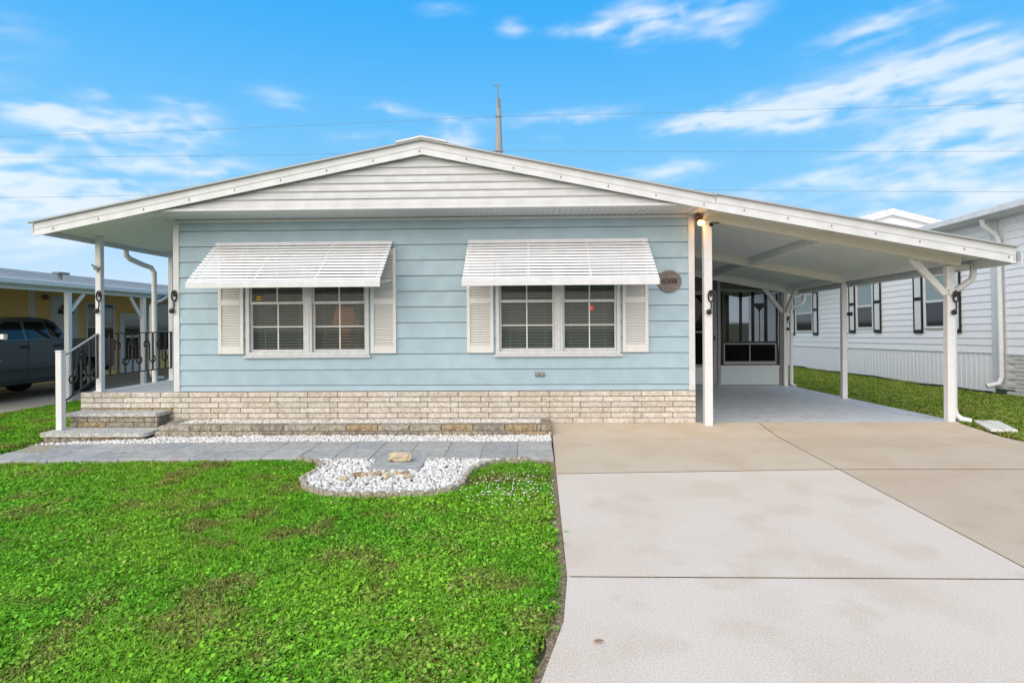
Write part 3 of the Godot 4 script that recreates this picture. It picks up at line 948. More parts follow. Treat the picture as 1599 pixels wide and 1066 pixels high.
# black ring-and-ball bracket on a post
func post_bracket(p: Vector3, label: String, turn: float):
	var t := thing("post_bracket", label, "bracket", p, "black brackets on the white posts")
	t.rotation.y = turn
	org = Vector3.ZERO
	var st := S()
	var ring := []
	for k in 25:
		var a := TAU * k / 24.0
		ring.append(Vector3(0.035 * sin(a), 0.075 * cos(a), 0.02))
	tube(st, ring, 0.011, 7, false)
	make("ring", st, M.iron, t)
	st = S()
	tube(st, [Vector3(0, 0, 0), Vector3(0.0, 0.0, 0.016), Vector3(0.0, 0.055, 0.022)], 0.012, 7)
	make("hook", st, M.iron, t)
	st = S()
	tube(st, [Vector3(0, -0.07, 0.02), Vector3(0.004, -0.14, 0.024), Vector3(-0.004, -0.19, 0.028), Vector3(-0.02, -0.205, 0.03)], 0.009, 7)
	make("stem", st, M.iron, t)
	st = S()
	lathe(st, [Vector2(0.0, -0.022), Vector2(0.02, -0.018), Vector2(0.036, -0.008), Vector2(0.038, 0.006), Vector2(0.026, 0.016), Vector2(0.01, 0.022), Vector2(0.0, 0.023)], Vector3(-0.03, -0.215, 0.03), Vector3(0.0, 0.2, 1).normalized(), 14)
	make("ball", st, M.iron, t)

# ------------------------------------------------------------------ carport
func port_y(x: float, z: float) -> float:
	return 3.03 - 0.19 * (x - 2.36) + 0.015 * z

func port_bar(st: SurfaceTool, x0: float, z0: float, x1: float, z1: float, w: float, top: float, bottom: float):
	var a := Vector3(x0, port_y(x0, z0) - (top + bottom) * 0.5, z0)
	var b := Vector3(x1, port_y(x1, z1) - (top + bottom) * 0.5, z1)
	bar(st, a, b, w, bottom - top, 0.004)

func sheet(st: SurfaceTool, x0: float, x1: float, z0: float, z1: float, top: float, bottom: float):
	var p := []
	for d in [top, bottom]:
		for q in [[x0, z0], [x1, z0], [x1, z1], [x0, z1]]:
			p.append(Vector3(q[0], port_y(q[0], q[1]) - d, q[1]))
	flat4(st, p[0], p[1], p[2], p[3], Vector3.UP)
	flat4(st, p[4], p[5], p[6], p[7], Vector3.DOWN)
	for k in 4:
		var j := (k + 1) % 4
		flat4(st, p[k], p[j], p[j + 4], p[k + 4], (p[k] + p[j]) * 0.5 - (p[0] + p[2]) * 0.5)

func carport():
	var t := thing("carport", "white carport with sloping roof on slim posts beside the house", "carport", Vector3(4.2, 0, -2.6))
	var rf := holder("roof", t, "wide sloping white carport roof")
	var st := S()
	sheet(st, 2.362, 6.12, 0.66, -9.2, 0.0, 0.07)
	make("roof_sheet", st, M.ceiling, rf)
	for b in [[2.31, 4.045, 0.15, -2.84], [4.155, 6.1, 0.15, -2.84], [2.31, 4.045, -2.96, -5.3], [4.155, 6.1, -2.96, -5.3]]:
		st = S()
		sheet(st, b[0] + 0.003, b[1] - 0.003, b[2], b[3], 0.078, 0.092)
		make("ceiling_panel", st, M.ceiling, rf)
	# front fascia in two tiers and its drip edge
	st = S()
	for s in [[0.005, 0.205, 0.662, 0.694], [0.098, 0.106, 0.6945, 0.702], [0.178, 0.212, 0.6945, 0.708]]:
		var za: float = (s[2] + s[3]) * 0.5
		bar(st, Vector3(2.388, port_y(2.388, 0.7) - (s[0] + s[1]) * 0.5, za), Vector3(6.125, port_y(6.125, 0.7) - (s[0] + s[1]) * 0.5, za), s[3] - s[2], s[1] - s[0], 0.002)
	make("fascia", st, M.trim, rf)
	st = S()
	bar(st, Vector3(2.35, port_y(2.35, 0.7) + 0.002, 0.715), Vector3(6.15, port_y(6.15, 0.7) + 0.002, 0.715), 0.045, 0.018)
	make("drip_edge", st, M.drip, rf)
	st = S()
	for k in 7:
		var x := 2.75 + k * 0.55
		box2(st, Vector3(x - 0.006, port_y(x, 0.7) - 0.155, 0.693), Vector3(x + 0.006, port_y(x, 0.7) - 0.127, 0.699))
	make("fasteners", st, M.seam, rf)
	st = S()
	var yg := port_y(6.13, 0)
	for s in [[6.127, 6.141, -0.02, -0.19], [6.141, 6.212, -0.19, -0.203], [6.212, 6.226, -0.05, -0.203]]:
		bar(st, Vector3((s[0] + s[1]) * 0.5, yg + (s[2] + s[3]) * 0.5 + 0.01, 0.69), Vector3((s[0] + s[1]) * 0.5, yg + (s[2] + s[3]) * 0.5 - 0.08, -5.9), s[1] - s[0], abs(s[3] - s[2]), 0.001)
	make("gutter", st, M.trim, rf)
	# beams
	st = S()
	port_bar(st, 2.39, 0.05, 5.87, 0.05, 0.15, 0.074, 0.215)
	make("front_beam", st, M.cream, t)
	st = S()
	port_bar(st, 2.31, -2.9, 5.86, -2.9, 0.1, 0.074, 0.225)
	make("cross_beam", st, M.cream, t)
	st = S()
	port_bar(st, 4.1, -0.03, 4.1, -2.845, 0.1, 0.074, 0.205)
	make("long_beam", st, M.ceiling, t)
	st = S()
	port_bar(st, 4.1, -2.955, 4.1, -5.33, 0.1, 0.074, 0.205)
	make("long_beam", st, M.ceiling, t)
	st = S()
	port_bar(st, 2.31, -5.4, 6.1, -5.4, 0.1, 0.074, 0.24)
	make("rear_beam", st, M.ceiling, t)
	st = S()
	port_bar(st, 5.83, -0.03, 5.83, -2.84, 0.09, 0.074, 0.19)
	port_bar(st, 5.83, -2.96, 5.83, -5.34, 0.09, 0.074, 0.19)
	make("side_beam", st, M.ceiling, t)
	# posts
	for p in [[2.447, 0.10, -0.03, 0.215, 0.055], [5.805, -0.04, 0.0, 0.215, 0.05], [5.83, -2.9, -0.035, 0.225, 0.045], [5.8, -5.4, -0.06, 0.24, 0.045]]:
		piece2("post", t, Vector3(p[0] - p[4], p[2], p[1] - p[4]), Vector3(p[0] + p[4], port_y(p[0], p[1]) - p[3] - 0.006, p[1] + p[4]), 0.006, M.white)
	# diagonal braces
	for b in [[Vector3(5.30, port_y(5.3, 0) - 0.2, -0.05), Vector3(5.76, 1.77, -0.05)], [Vector3(5.34, port_y(5.34, -5.4) - 0.22, -5.44), Vector3(5.76, 1.62, -5.44)], [Vector3(5.83, port_y(5.83, -4.95) - 0.17, -4.92), Vector3(5.81, 1.62, -5.36)]]:
		st = S()
		bar(st, b[0], b[1], 0.06, 0.085, 0.004)
		make("brace", st, M.white, t)
	st = S()
	box2(st, Vector3(5.86, 2.10, -0.075), Vector3(6.12, 2.175, -0.015), 0.004)
	make("bracket_arm", st, M.white, t)
	# bolts on the brace ends
	st = S()
	for p in [Vector3(5.31, 2.26, -0.018), Vector3(5.35, 2.235, -0.018), Vector3(5.77, 1.81, 0.012), Vector3(5.77, 1.76, 0.012), Vector3(5.80, 1.74, 0.012), Vector3(6.08, 2.15, -0.013), Vector3(6.08, 2.12, -0.013)]:
		lathe(st, [Vector2(0.0, 0.004), Vector2(0.011, 0.003), Vector2(0.012, 0.0)], p, Vector3.BACK, 8)
	make("bolts", st, M.seam, t)
	st = S()
	tube(st, [Vector3(6.18, 2.12, -0.10), Vector3(6.18, 2.02, -0.10), Vector3(6.15, 1.965, -0.10), Vector3(6.0, 1.86, -0.10), Vector3(5.93, 1.82, -0.10), Vector3(5.905, 1.75, -0.10), Vector3(5.905, 0.18, -0.10), Vector3(5.915, 0.09, -0.08), Vector3(5.96, 0.035, -0.03), Vector3(6.05, 0.015, 0.03)], 0.042, 10)
	make("downspout", st, M.white, t)
	st = S()
	tube(st, [Vector3(6.18, 2.0, -5.3), Vector3(6.17, 1.86, -5.3), Vector3(6.1, 1.78, -5.3), Vector3(5.93, 1.74, -5.3), Vector3(5.89, 1.66, -5.3), Vector3(5.89, 0.0, -5.3), Vector3(5.95, -0.04, -5.22)], 0.04, 9)
	make("downspout", st, M.white, t)
	# brackets and small fittings on posts
	post_bracket(Vector3(-6.33, 1.84, -0.206), "black ring and ball bracket on the front porch post", 0.0)
	post_bracket(Vector3(-5.065, 1.825, 0.027), "black ring and ball bracket on the blue wall's corner trim", 0.0)
	post_bracket(Vector3(2.475, 1.755, 0.157), "black ring and ball bracket on the carport post next to the house", 0.0)
	post_bracket(Vector3(5.85, 1.73, 0.012), "black ring and ball bracket on the braced front carport post", 0.0)
	post_bracket(Vector3(5.852, 1.45, -5.353), "black ring and ball bracket on the rear carport post", 0.3)
	t = thing("post_hook", "short black hook high on the carport post next to the house", "hook", Vector3(2.50, 2.755, 0.10))
	st = S()
	tube(st, [Vector3(2.502, 2.735, 0.12), Vector3(2.53, 2.75, 0.125), Vector3(2.58, 2.765, 0.13), Vector3(2.61, 2.755, 0.13)], 0.009, 7)
	lathe(st, [Vector2(0.0, 0.0), Vector2(0.03, 0.0), Vector2(0.028, 0.014), Vector2(0.0, 0.016)], Vector3(2.49, 2.735, 0.1555), Vector3.BACK, 12)
	make("arm", st, M.iron, t)
	t = thing("cable_box", "small black box with a hanging cord on the middle carport post", "box", Vector3(5.80, 1.5, -2.85))
	st = S()
	box2(st, Vector3(5.875, 1.50, -2.87), Vector3(5.95, 1.57, -2.80), 0.006)
	make("case", st, M.iron, t)
	st = S()
	tube(st, [Vector3(5.9, 1.5, -2.83), Vector3(5.9, 1.25, -2.83), Vector3(5.89, 1.18, -2.83), Vector3(5.86, 1.17, -2.83)], 0.007, 6)
	make("cord", st, M.iron, t)
	t = thing("porch_post_clamp", "small grey clamp high on the front porch post", "clamp", Vector3(-6.36, 2.25, -0.2))
	st = S()
	box2(st, Vector3(-6.41, 2.23, -0.207), Vector3(-6.31, 2.27, -0.18), 0.006)
	make("band", st, M.grey_metal, t)
	st = S()
	tube(st, [Vector3(-6.42, 2.3, -0.17), Vector3(-6.37, 2.27, -0.17), Vector3(-6.34, 2.24, -0.17), Vector3(-6.33, 2.19, -0.17)], 0.014, 7)
	make("arm", st, M.grey_metal, t)

func screen_room():
	var t := thing("screen_room", "grey framed screen room closing the back of the carport", "screen room", Vector3(4.0, -0.06, -7.2))
	var z := -5.5
	var y0 := -0.062
	var st := S()
	piece2("knee_panel", t, Vector3(4.37, y0 + 0.03, z - 0.02), Vector3(5.70, 0.375, z + 0.012), 0.003, M.screen_panel)
	piece2("base_strip", t, Vector3(2.31, y0, z - 0.03), Vector3(5.76, y0 + 0.0295, z + 0.03), 0.003, M.grey_metal)
	for x in [[4.30, 4.365], [5.705, 5.765], [2.302, 2.36]]:
		piece2("upright", t, Vector3(x[0], y0 + 0.03, z - 0.035), Vector3(x[1], port_y(x[0], z) - 0.08, z + 0.035), 0.003, M.grey_metal)
	piece2("rail", t, Vector3(4.366, 0.376, z - 0.03), Vector3(5.704, 0.405, z + 0.03), 0.003, M.white)
	st = S()
	bar(st, Vector3(4.366, 2.14, z), Vector3(5.704, 2.09, z), 0.04, 0.035, 0.003)
	make("header", st, M.grey_metal, t)
	# window: black frame, upper panes, two lower panes
	var w := holder("window", t, "black framed porch window with two low panes")
	st = S()
	for b in [[4.40, 4.435, 0.41, 2.07], [5.635, 5.67, 0.41, 2.05], [4.436, 5.634, 0.915, 0.955], [4.436, 5.634, 0.41, 0.425]]:
		box2(st, Vector3(b[0], b[2], z - 0.025), Vector3(b[1], b[3], z + 0.028), 0.002)
	make("frame", st, M.black, w)
	st = S()
	for b in [[4.438, 5.632, 0.428, 0.50], [4.438, 5.632, 0.885, 0.912], [4.438, 4.465, 0.501, 0.884], [5.605, 5.632, 0.501, 0.884], [5.02, 5.045, 0.501, 0.884]]:
		box2(st, Vector3(b[0], b[2], z - 0.02), Vector3(b[1], b[3], z + 0.022), 0.002)
	make("sash", st, M.grey_metal, w)
	piece2("pane", w, Vector3(4.466, 0.5, z - 0.003), Vector3(5.019, 0.884, z + 0.003), 0.0, M.dark_pane)
	piece2("pane", w, Vector3(5.046, 0.5, z - 0.003), Vector3(5.604, 0.884, z + 0.003), 0.0, M.dark_pane)
	piece2("pane", w, Vector3(4.436, 0.956, z - 0.003), Vector3(5.634, 2.06, z + 0.003), 0.0, M.screen_pane)
	# door
	var d := holder("door", t, "dark glazed door with grey frame")
	st = S()
	for b in [[2.37, 2.45, y0 + 0.04, 2.12], [4.20, 4.29, y0 + 0.04, 2.12], [2.451, 4.199, 2.03, 2.12], [2.451, 4.199, 0.36, 0.43], [2.451, 4.199, 1.16, 1.195]]:
		box2(st, Vector3(b[0], b[2], z - 0.02), Vector3(b[1], b[3], z + 0.022), 0.003)
	make("frame", st, M.grey_metal, d)
	piece2("kick_panel", d, Vector3(2.451, y0 + 0.04, z - 0.012), Vector3(4.199, 0.359, z + 0.01), 0.003, M.screen_panel)
	piece2("pane", d, Vector3(2.451, 0.431, z - 0.003), Vector3(4.199, 1.159, z + 0.003), 0.0, M.dark_pane)
	piece2("pane", d, Vector3(2.451, 1.196, z - 0.003), Vector3(4.199, 2.029, z + 0.003), 0.0, M.dark_pane)
	st = S()
	box2(st, Vector3(4.215, 0.98, z + 0.023), Vector3(4.24, 1.1, z + 0.045), 0.006)
	make("handle", st, M.black, d)
	# dark mesh panel above the window and the door
	st = S()
	extrude(st, V2([2.37, 2.121, 4.299, 2.121, 4.299, port_y(4.3, z) - 0.09, 2.37, port_y(2.37, z) - 0.09]), Vector3(0, 0, z - 0.004), Vector3.RIGHT, Vector3.UP, Vector3.BACK, 0.008)
	extrude(st, V2([4.366, 2.16, 5.704, 2.11, 5.704, port_y(5.7, z) - 0.09, 4.366, port_y(4.366, z) - 0.09]), Vector3(0, 0, z - 0.004), Vector3.RIGHT, Vector3.UP, Vector3.BACK, 0.008)
	make("mesh_panel", st, mat(Color(0.30, 0.31, 0.30), 0.8), t)
	# the side towards the neighbour: low wall, black mullions, clear panes
	piece2("side_panel", t, Vector3(5.71, y0 + 0.03, -9.2), Vector3(5.75, 0.80, z - 0.036), 0.003, M.screen_panel)
	for zz in [-6.35, -7.2, -8.1, -9.17]:
		piece2("mullion", t, Vector3(5.70, 0.801, zz - 0.035), Vector3(5.76, 2.2, zz + 0.035), 0.003, M.black)
	for zz in [[-6.314, -5.54], [-7.164, -6.386], [-8.064, -7.236], [-9.134, -8.136]]:
		piece2("pane", t, Vector3(5.726, 0.801, zz[0]), Vector3(5.732, 2.2, zz[1]), 0.0, M.pane)
	piece2("back_panel", t, Vector3(2.31, y0, -9.26), Vector3(5.76, 2.9, -9.21), 0.0, M.room)
	piece2("floor", t, Vector3(2.31, -0.12, -9.2), Vector3(5.70, -0.064, z - 0.036), 0.0, M.carport_floor)
	t = thing("floor_lamp", "black torchiere floor lamp standing inside the screen room", "lamp", Vector3(5.45, -0.064, -6.0))
	st = S()
	tube(st, [Vector3(5.45, -0.05, -6.0), Vector3(5.45, 1.72, -6.0)], 0.011, 8)
	make("pole", st, M.iron, t)
	st = S()
	lathe(st, [Vector2(0.0, 0.0), Vector2(0.13, 0.0), Vector2(0.13, 0.015), Vector2(0.0, 0.03)], Vector3(5.45, -0.064, -6.0), Vector3.UP, 18)
	make("base", st, M.iron, t)
	st = S()
	lathe(st, [Vector2(0.012, 1.70), Vector2(0.03, 1.75), Vector2(0.1, 1.82), Vector2(0.155, 1.9), Vector2(0.15, 1.905), Vector2(0.09, 1.83), Vector2(0.0, 1.78)], Vector3(5.45, -0.064, -6.0), Vector3.UP, 22)
	make("bowl", st, M.iron, t)

# ------------------------------------------------------------------ ground, driveway, walk
func ground_strip(st: SurfaceTool, fx0: Callable, fx1: Callable, z0: float, z1: float, n: int, m: int, fy: Callable):
	for i in n:
		for j in m:
			var p := []
			for q in [[i, j], [i + 1, j], [i + 1, j + 1], [i, j + 1]]:
				var z: float = lerpf(z0, z1, float(q[0]) / n)
				var x: float = lerpf(fx0.call(z), fx1.call(z), float(q[1]) / m)
				p.append(Vector3(x, fy.call(x, z), z))
			flat4(st, p[0], p[1], p[2], p[3], Vector3.UP)

# a concrete slab with slightly broken edges and real sides
func slab(root: Node, fx0: Callable, fx1: Callable, fz0: Callable, fz1: Callable, m: Material):
	var st := S()
	var n := 10
	var g := []
	for i in n + 1:
		var row := []
		for j in n + 1:
			var u := float(j) / n
			var z: float = lerpf(fz0.call(u), fz1.call(u), float(i) / n)
			var x: float = lerpf(fx0.call(z), fx1.call(z), u)
			row.append(Vector3(x, slope(z) + 0.006, z))
		g.append(row)
	for i in n:
		for j in n:
			flat4(st, g[i][j], g[i + 1][j], g[i + 1][j + 1], g[i][j + 1], Vector3.UP)
	var rim := []
	for j in n + 1:
		rim.append(g[0][j])
	for i in range(1, n + 1):
		rim.append(g[i][n])
	for j in range(n - 1, -1, -1):
		rim.append(g[n][j])
	for i in range(n - 1, 0, -1):
		rim.append(g[i][0])
	var mid: Vector3 = g[n / 2][n / 2]
	for k in rim.size():
		var a: Vector3 = rim[k]
		var b: Vector3 = rim[(k + 1) % rim.size()]
		flat4(st, a, b, b + Vector3.DOWN * 0.12, a + Vector3.DOWN * 0.12, (a + b) * 0.5 - mid)
	make("concrete_slab", st, m, root)

func grounds():
	org = Vector3.ZERO
	var st := S()
	var xs := [-400.0, -120.0, -40.0, -20.0, -14.0]
	var x := -12.0
	while x <= 14.01:
		xs.append(x)
		x += 0.4
	xs += [20.0, 40.0, 120.0, 400.0]
	var zs := [-600.0, -200.0, -80.0, -40.0, -24.0]
	var z := -16.0
	while z <= 10.01:
		zs.append(z)
		z += 0.4
	zs += [14.0, 24.0, 60.0, 150.0]
	for i in xs.size() - 1:
		for j in zs.size() - 1:
			var p := []
			for q in [[i, j], [i + 1, j], [i + 1, j + 1], [i, j + 1]]:
				var gx: float = xs[q[0]]
				var gz: float = zs[q[1]]
				var sunk := 0.1 if gz > 0.5 and gz < 9.5 and gx > drive_left(gz) + 0.42 and gx < drive_right(gz) - 0.42 else 0.0
				p.append(Vector3(gx, land(gx, gz) - 0.02 - sunk, gz))
			tri_n(st, p[0], p[1], p[2], Vector3.UP, Vector3.UP, Vector3.UP)
			tri_n(st, p[0], p[2], p[3], Vector3.UP, Vector3.UP, Vector3.UP)
	structure("ground", st, M.soil)
	# driveway
	var d := Node3D.new()
	d.name = "driveway"
	add_child(d)
	d.set_meta("kind", "structure")
	var cut := 3.17
	var z1 := func(u: float): return 2.34 - 0.17 * u
	var z1b := func(u: float): return 2.374 - 0.17 * u
	var z1r := func(u: float): return 2.17 - 0.02 * u
	var z1rb := func(u: float): return 2.204 - 0.02 * u
	var zero := func(_u: float): return 0.012
	var z2 := func(_u: float): return 4.672
	var z2b := func(_u: float): return 4.696
	var zend := func(_u: float): return 10.0
	var left := func(zz: float): return drive_left(zz)
	var right := func(zz: float): return drive_right(zz)
	var cl := func(_z: float): return cut - 0.008
	var cr := func(_z: float): return cut + 0.008
	slab(d, left, cl, zero, z1, M.slab[0])
	slab(d, cr, right, zero, z1r, M.slab[3])
	slab(d, left, cl, z1b, z2, M.slab[1])
	slab(d, cr, right, z1rb, z2, M.slab[4])
	slab(d, left, right, z2b, zend, M.slab[2])
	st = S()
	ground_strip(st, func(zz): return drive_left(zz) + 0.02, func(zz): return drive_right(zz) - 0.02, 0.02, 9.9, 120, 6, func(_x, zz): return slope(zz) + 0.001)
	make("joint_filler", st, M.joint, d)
	# carport floor
	st = S()
	var p0 := [Vector3(2.30, 0.004, 0.004), Vector3(5.93, 0.004, 0.004), Vector3(5.93, -0.062, -5.75), Vector3(2.30, -0.062, -5.75)]
	flat4(st, p0[0], p0[1], p0[2], p0[3], Vector3.UP)
	for k in 4:
		var a: Vector3 = p0[k]
		var b: Vector3 = p0[(k + 1) % 4]
		flat4(st, a, b, b + Vector3.DOWN * 0.2, a + Vector3.DOWN * 0.2, (a + b) * 0.5 - Vector3(4.1, 0, -2.9))
	structure("carport_floor", st, M.carport_floor)
	# garden walk of square pavers
	var wk := Node3D.new()
	wk.name = "garden_walk"
	add_child(wk)
	wk.set_meta("kind", "structure")
	for r in 2:
		for i in 16:
			var cx := 0.055 - i * 0.4105
			var cz := 1.185 + r * 0.425
			if i == 15 and r == 0:
				continue
			var y := land(cx, cz) + 0.002 + rng.randf_range(-0.003, 0.003)
			piece("paver", wk, Vector3(cx, y, cz), Vector3(0.4, 0.05, 0.415), 0.006, M.paver[rng.randi() % 4], Basis(Vector3.RIGHT, 0.03 + rng.randf_range(-0.004, 0.004)) * Basis(Vector3.UP, rng.randf_range(-0.006, 0.006)))
	org = Vector3.ZERO
	st = S()
	ground_strip(st, func(_z): return -6.32, func(_z): return 0.255, 0.98, 1.815, 6, 30, func(xx, zz): return land(xx, zz) + 0.0195)
	make("joint_sand", st, M.edging, wk)
	# stone bed base, its scalloped edging and the pad
	org = Vector3.ZERO
	st = S()
	var ids := Geometry2D.triangulate_polygon(BED)
	for k in range(0, ids.size(), 3):
		var q := []
		for j in 3:
			var b := BED[ids[k + j]]
			q.append(Vector3(b.x, land(b.x, b.y) + 0.004, b.y))
		tri(st, q[0], q[1], q[2], Vector3.UP)
	structure("stone_bed", st, M.dirt)
	st = S()
	ground_strip(st, func(_z): return -6.5, func(_z): return 0.27, 0.606, 0.975, 4, 24, func(xx, zz): return land(xx, zz) - 0.004)
	structure("gravel_strip", st, M.dirt)
	# worn earth where the lawn meets the driveway and the bed
	st = S()
	ground_strip(st, func(zz): return drive_left(zz) - 0.13 - 0.05 * sin(zz * 3.1) - 0.04 * sin(zz * 7.7), func(zz): return drive_left(zz) - 0.002, 1.85, 7.0, 70, 3, func(xx, zz): return land(xx, zz) - 0.013)
	ground_strip(st, func(_z): return -0.34, func(zz): return drive_left(zz) - 0.002, 1.832, 1.98, 3, 10, func(xx, zz): return land(xx, zz) - 0.009)
	ground_strip(st, func(_z): return -9.3, func(_z): return -6.4, -1.0, -0.6, 2, 6, func(xx, zz): return land(xx, zz) - 0.016)
	structure("bare_earth", st, M.dirt)
	var ed := thing("scalloped_edging", "pale scalloped concrete edging curving round the white stone bed", "edging", Vector3(-1.4, -0.15, 2.6))
	var len_ := 0.0
	var step := 0.115
	for k in BED.size() - 1:
		var a := BED[k]
		var b := BED[k + 1]
		var l := a.distance_to(b)
		while len_ < l:
			var pt := a.lerp(b, len_ / l)
			var dir := (b - a).normalized()
			scallop(ed, Vector3(pt.x, land(pt.x, pt.y) - 0.03, pt.y), Vector3(dir.x, 0, dir.y), step)
			len_ += step
		len_ -= l
	var t := thing("concrete_pad", "square grey concrete pad set into the white stones", "pad", Vector3(-1.42, -0.12, 2.08))
	st = S()
	bbox(st, Vector3(-1.42, land(-1.42, 2.08) + 0.005, 2.08), Vector3(0.54, 0.06, 0.46), 0.008, Basis(Vector3.RIGHT, 0.03))
	make("slab", st, M.paver[0], t)
	t = thing("stone_block", "tan rough stone block lying on the square pad", "stone", Vector3(-1.42, -0.07, 1.99))
	st = S()
	rough_block(st, Vector3(-1.42, -0.036, 1.97), Vector3(0.25, 0.085, 0.12), 3)
	make("block", st, M.tan_stone, t)
	for k in 9:
		var r2 := RandomNumberGenerator.new()
		r2.seed = 500 + k
		var px := lerpf(-1.82, -1.2, k / 8.0) + r2.randf_range(-0.02, 0.02)
		var pz := 2.66 + r2.randf_range(-0.11, 0.09) - 0.1 * (k / 8.0)
		var what: String = ["largest broken tan stone at the left end of the row among the white stones", "broken tan stone second from the left among the white stones", "broken tan stone third from the left among the white stones", "small cream stone fourth in the row among the white stones", "cream stone in the middle of the row among the white stones", "cream stone just right of the middle of the row", "flat tan stone third from the right end of the row", "tan stone second from the right end of the row", "small tan stone at the right end of the row"][k]
		t = thing("broken_stone", what, "stone", Vector3(px, land(px, pz) + 0.03, pz), "broken stones in the bed")
		st = S()
		org = Vector3.ZERO
		rough_block(st, Vector3.ZERO, Vector3(r2.randf_range(0.06, 0.1) * (1.3 if k == 0 else 1.0), r2.randf_range(0.03, 0.05), r2.randf_range(0.05, 0.1)), 20 + k)
		var so := make("stone", st, M.tan_stone if k % 3 != 1 else M.old_brick[2], t)
		so.rotation = Vector3(r2.randf_range(-0.3, 0.3), r2.randf() * TAU, r2.randf_range(-0.3, 0.3))
		so.position.y = 0.015
	# splash block and dry leaves
	t = thing("splash_block", "low white splash block at the foot of the carport downspout", "splash block", Vector3(6.2, -0.03, 0.25))
	st = S()
	for k in 4:
		bbox(st, Vector3(6.06 + k * 0.085, -0.012 + (0.006 if k % 2 == 0 else 0.0), 0.27), Vector3(0.075, 0.04, 0.5), 0.01, Basis(Vector3.UP, -0.25) * Basis(Vector3.RIGHT, 0.09))
	make("tray", st, M.splash, t)
	for l in [[-3.53, 2.72, 0.06, 0.5, "curled orange-brown dry leaf on the lawn"], [0.336, 5.44, 0.03, 0.2, "small brown dry leaf on the driveway near the lawn edge"]]:
		var yl := land(l[0], l[1]) + (0.035 if l[0] < 0 else 0.008)
		t = thing("dry_leaf", l[4], "leaf", Vector3(l[0], yl, l[1]), "fallen dry leaves")
		st = S()
		var s: float = l[2]
		var out := [Vector2(-1, 0), Vector2(-0.5, 0.35), Vector2(0.1, 0.42), Vector2(0.6, 0.25), Vector2(1, 0.02)]
		for k in 4:
			for sd in [-1.0, 1.0]:
				var c := Vector3(l[0], yl, l[1])
				var bs := Basis(Vector3.UP, l[3])
				var a0 := c + bs * Vector3(out[k].x * s, 0.012, 0)
				var a1 := c + bs * Vector3(out[k + 1].x * s, 0.012, 0)
				var b0 := c + bs * Vector3(out[k].x * s, 0.012 + out[k].y * s * 0.25, sd * out[k].y * s)
				var b1 := c + bs * Vector3(out[k + 1].x * s, 0.012 + out[k + 1].y * s * 0.25, sd * out[k + 1].y * s)
				flat4(st, a0, a1, b1, b0, Vector3.UP)
		make("blade", st, M.leaf, t)

func scallop(root: Node, p: Vector3, dir: Vector3, w: float):
	if not cache.has("scallop"):
		var keep := org
		org = Vector3.ZERO
		var st := S()
		var poly := PackedVector2Array([Vector2(-0.056, 0.0), Vector2(0.056, 0.0)])
		for k in 7:
			var a := k / 6.0 * PI
			poly.append(Vector2(0.056 * cos(a), 0.05 + 0.032 * sin(a)))
		extrude(st, poly, Vector3(0, 0, -0.022), Vector3.RIGHT, Vector3.UP, Vector3.BACK, 0.044)
		cache["scallop"] = st.commit()
		org = keep
	var o := MeshInstance3D.new()
	o.name = "edging_piece"
	o.mesh = cache["scallop"]
	o.material_override = M.edging
	o.transform = Transform3D(Basis(dir, Vector3.UP, dir.cross(Vector3.UP)), p - org)
	root.add_child(o, true)

func rough_block(st: SurfaceTool, c: Vector3, size: Vector3, sd: int):
	var f := noise(sd, 7.0, 3)
	var n := 10
	var g := []
	for i in n + 1:
		var row := []
		for j in n * 2:
			var a := PI * i / n
			var b := TAU * j / (n * 2)
			var d := Vector3(sin(a) * cos(b), cos(a), sin(a) * sin(b))
			var e := Vector3(signf(d.x) * pow(absf(d.x), 0.5), signf(d.y) * pow(absf(d.y), 0.5), signf(d.z) * pow(absf(d.z), 0.5))
			var k := 1.0 + 0.35 * f.get_noise_3dv(d * 0.35 + c)
			row.append(c + e * size * 0.5 * k)
		g.append(row)
	for i in n:
		for j in n * 2:
			var j2 := (j + 1) % (n * 2)
			var q := [g[i][j], g[i + 1][j], g[i + 1][j2], g[i][j2]]
			for tr in [[0, 1, 2], [0, 2, 3]]:
				var nn: Vector3 = (q[tr[1]] - q[tr[0]]).cross(q[tr[2]] - q[tr[0]])
				if nn.length() > 1e-9:
					nn = nn.normalized()
					if nn.dot(q[tr[0]] - c) < 0:
						nn = -nn
					tri(st, q[tr[0]], q[tr[1]], q[tr[2]], nn)

# ------------------------------------------------------------------ stones and grass (stuff)
func pebble_mesh(sd: int) -> ArrayMesh:
	var keep := org
	org = Vector3.ZERO
	var st := S()
	var f := noise(sd, 1.0, 2)
	var n := 5
	var g := []
	for i in n + 1:
		var row := []
		for j in 8:
			var a := PI * i / n
			var b := TAU * j / 8
			var d := Vector3(sin(a) * cos(b), cos(a), sin(a) * sin(b))
			row.append(d * Vector3(1.0, 0.62, 0.8) * (1.0 + 0.55 * f.get_noise_3dv(d * 0.9)))
		g.append(row)
	for i in n:
		for j in 8:
			var q := [g[i][j], g[i + 1][j], g[i + 1][(j + 1) % 8], g[i][(j + 1) % 8]]
			if i > 0:
				tri_n(st, q[0], q[1], q[3], q[0], q[1], q[3])
			if i < n - 1:
				tri_n(st, q[1], q[2], q[3], q[1], q[2], q[3])
	org = keep
	return st.commit()

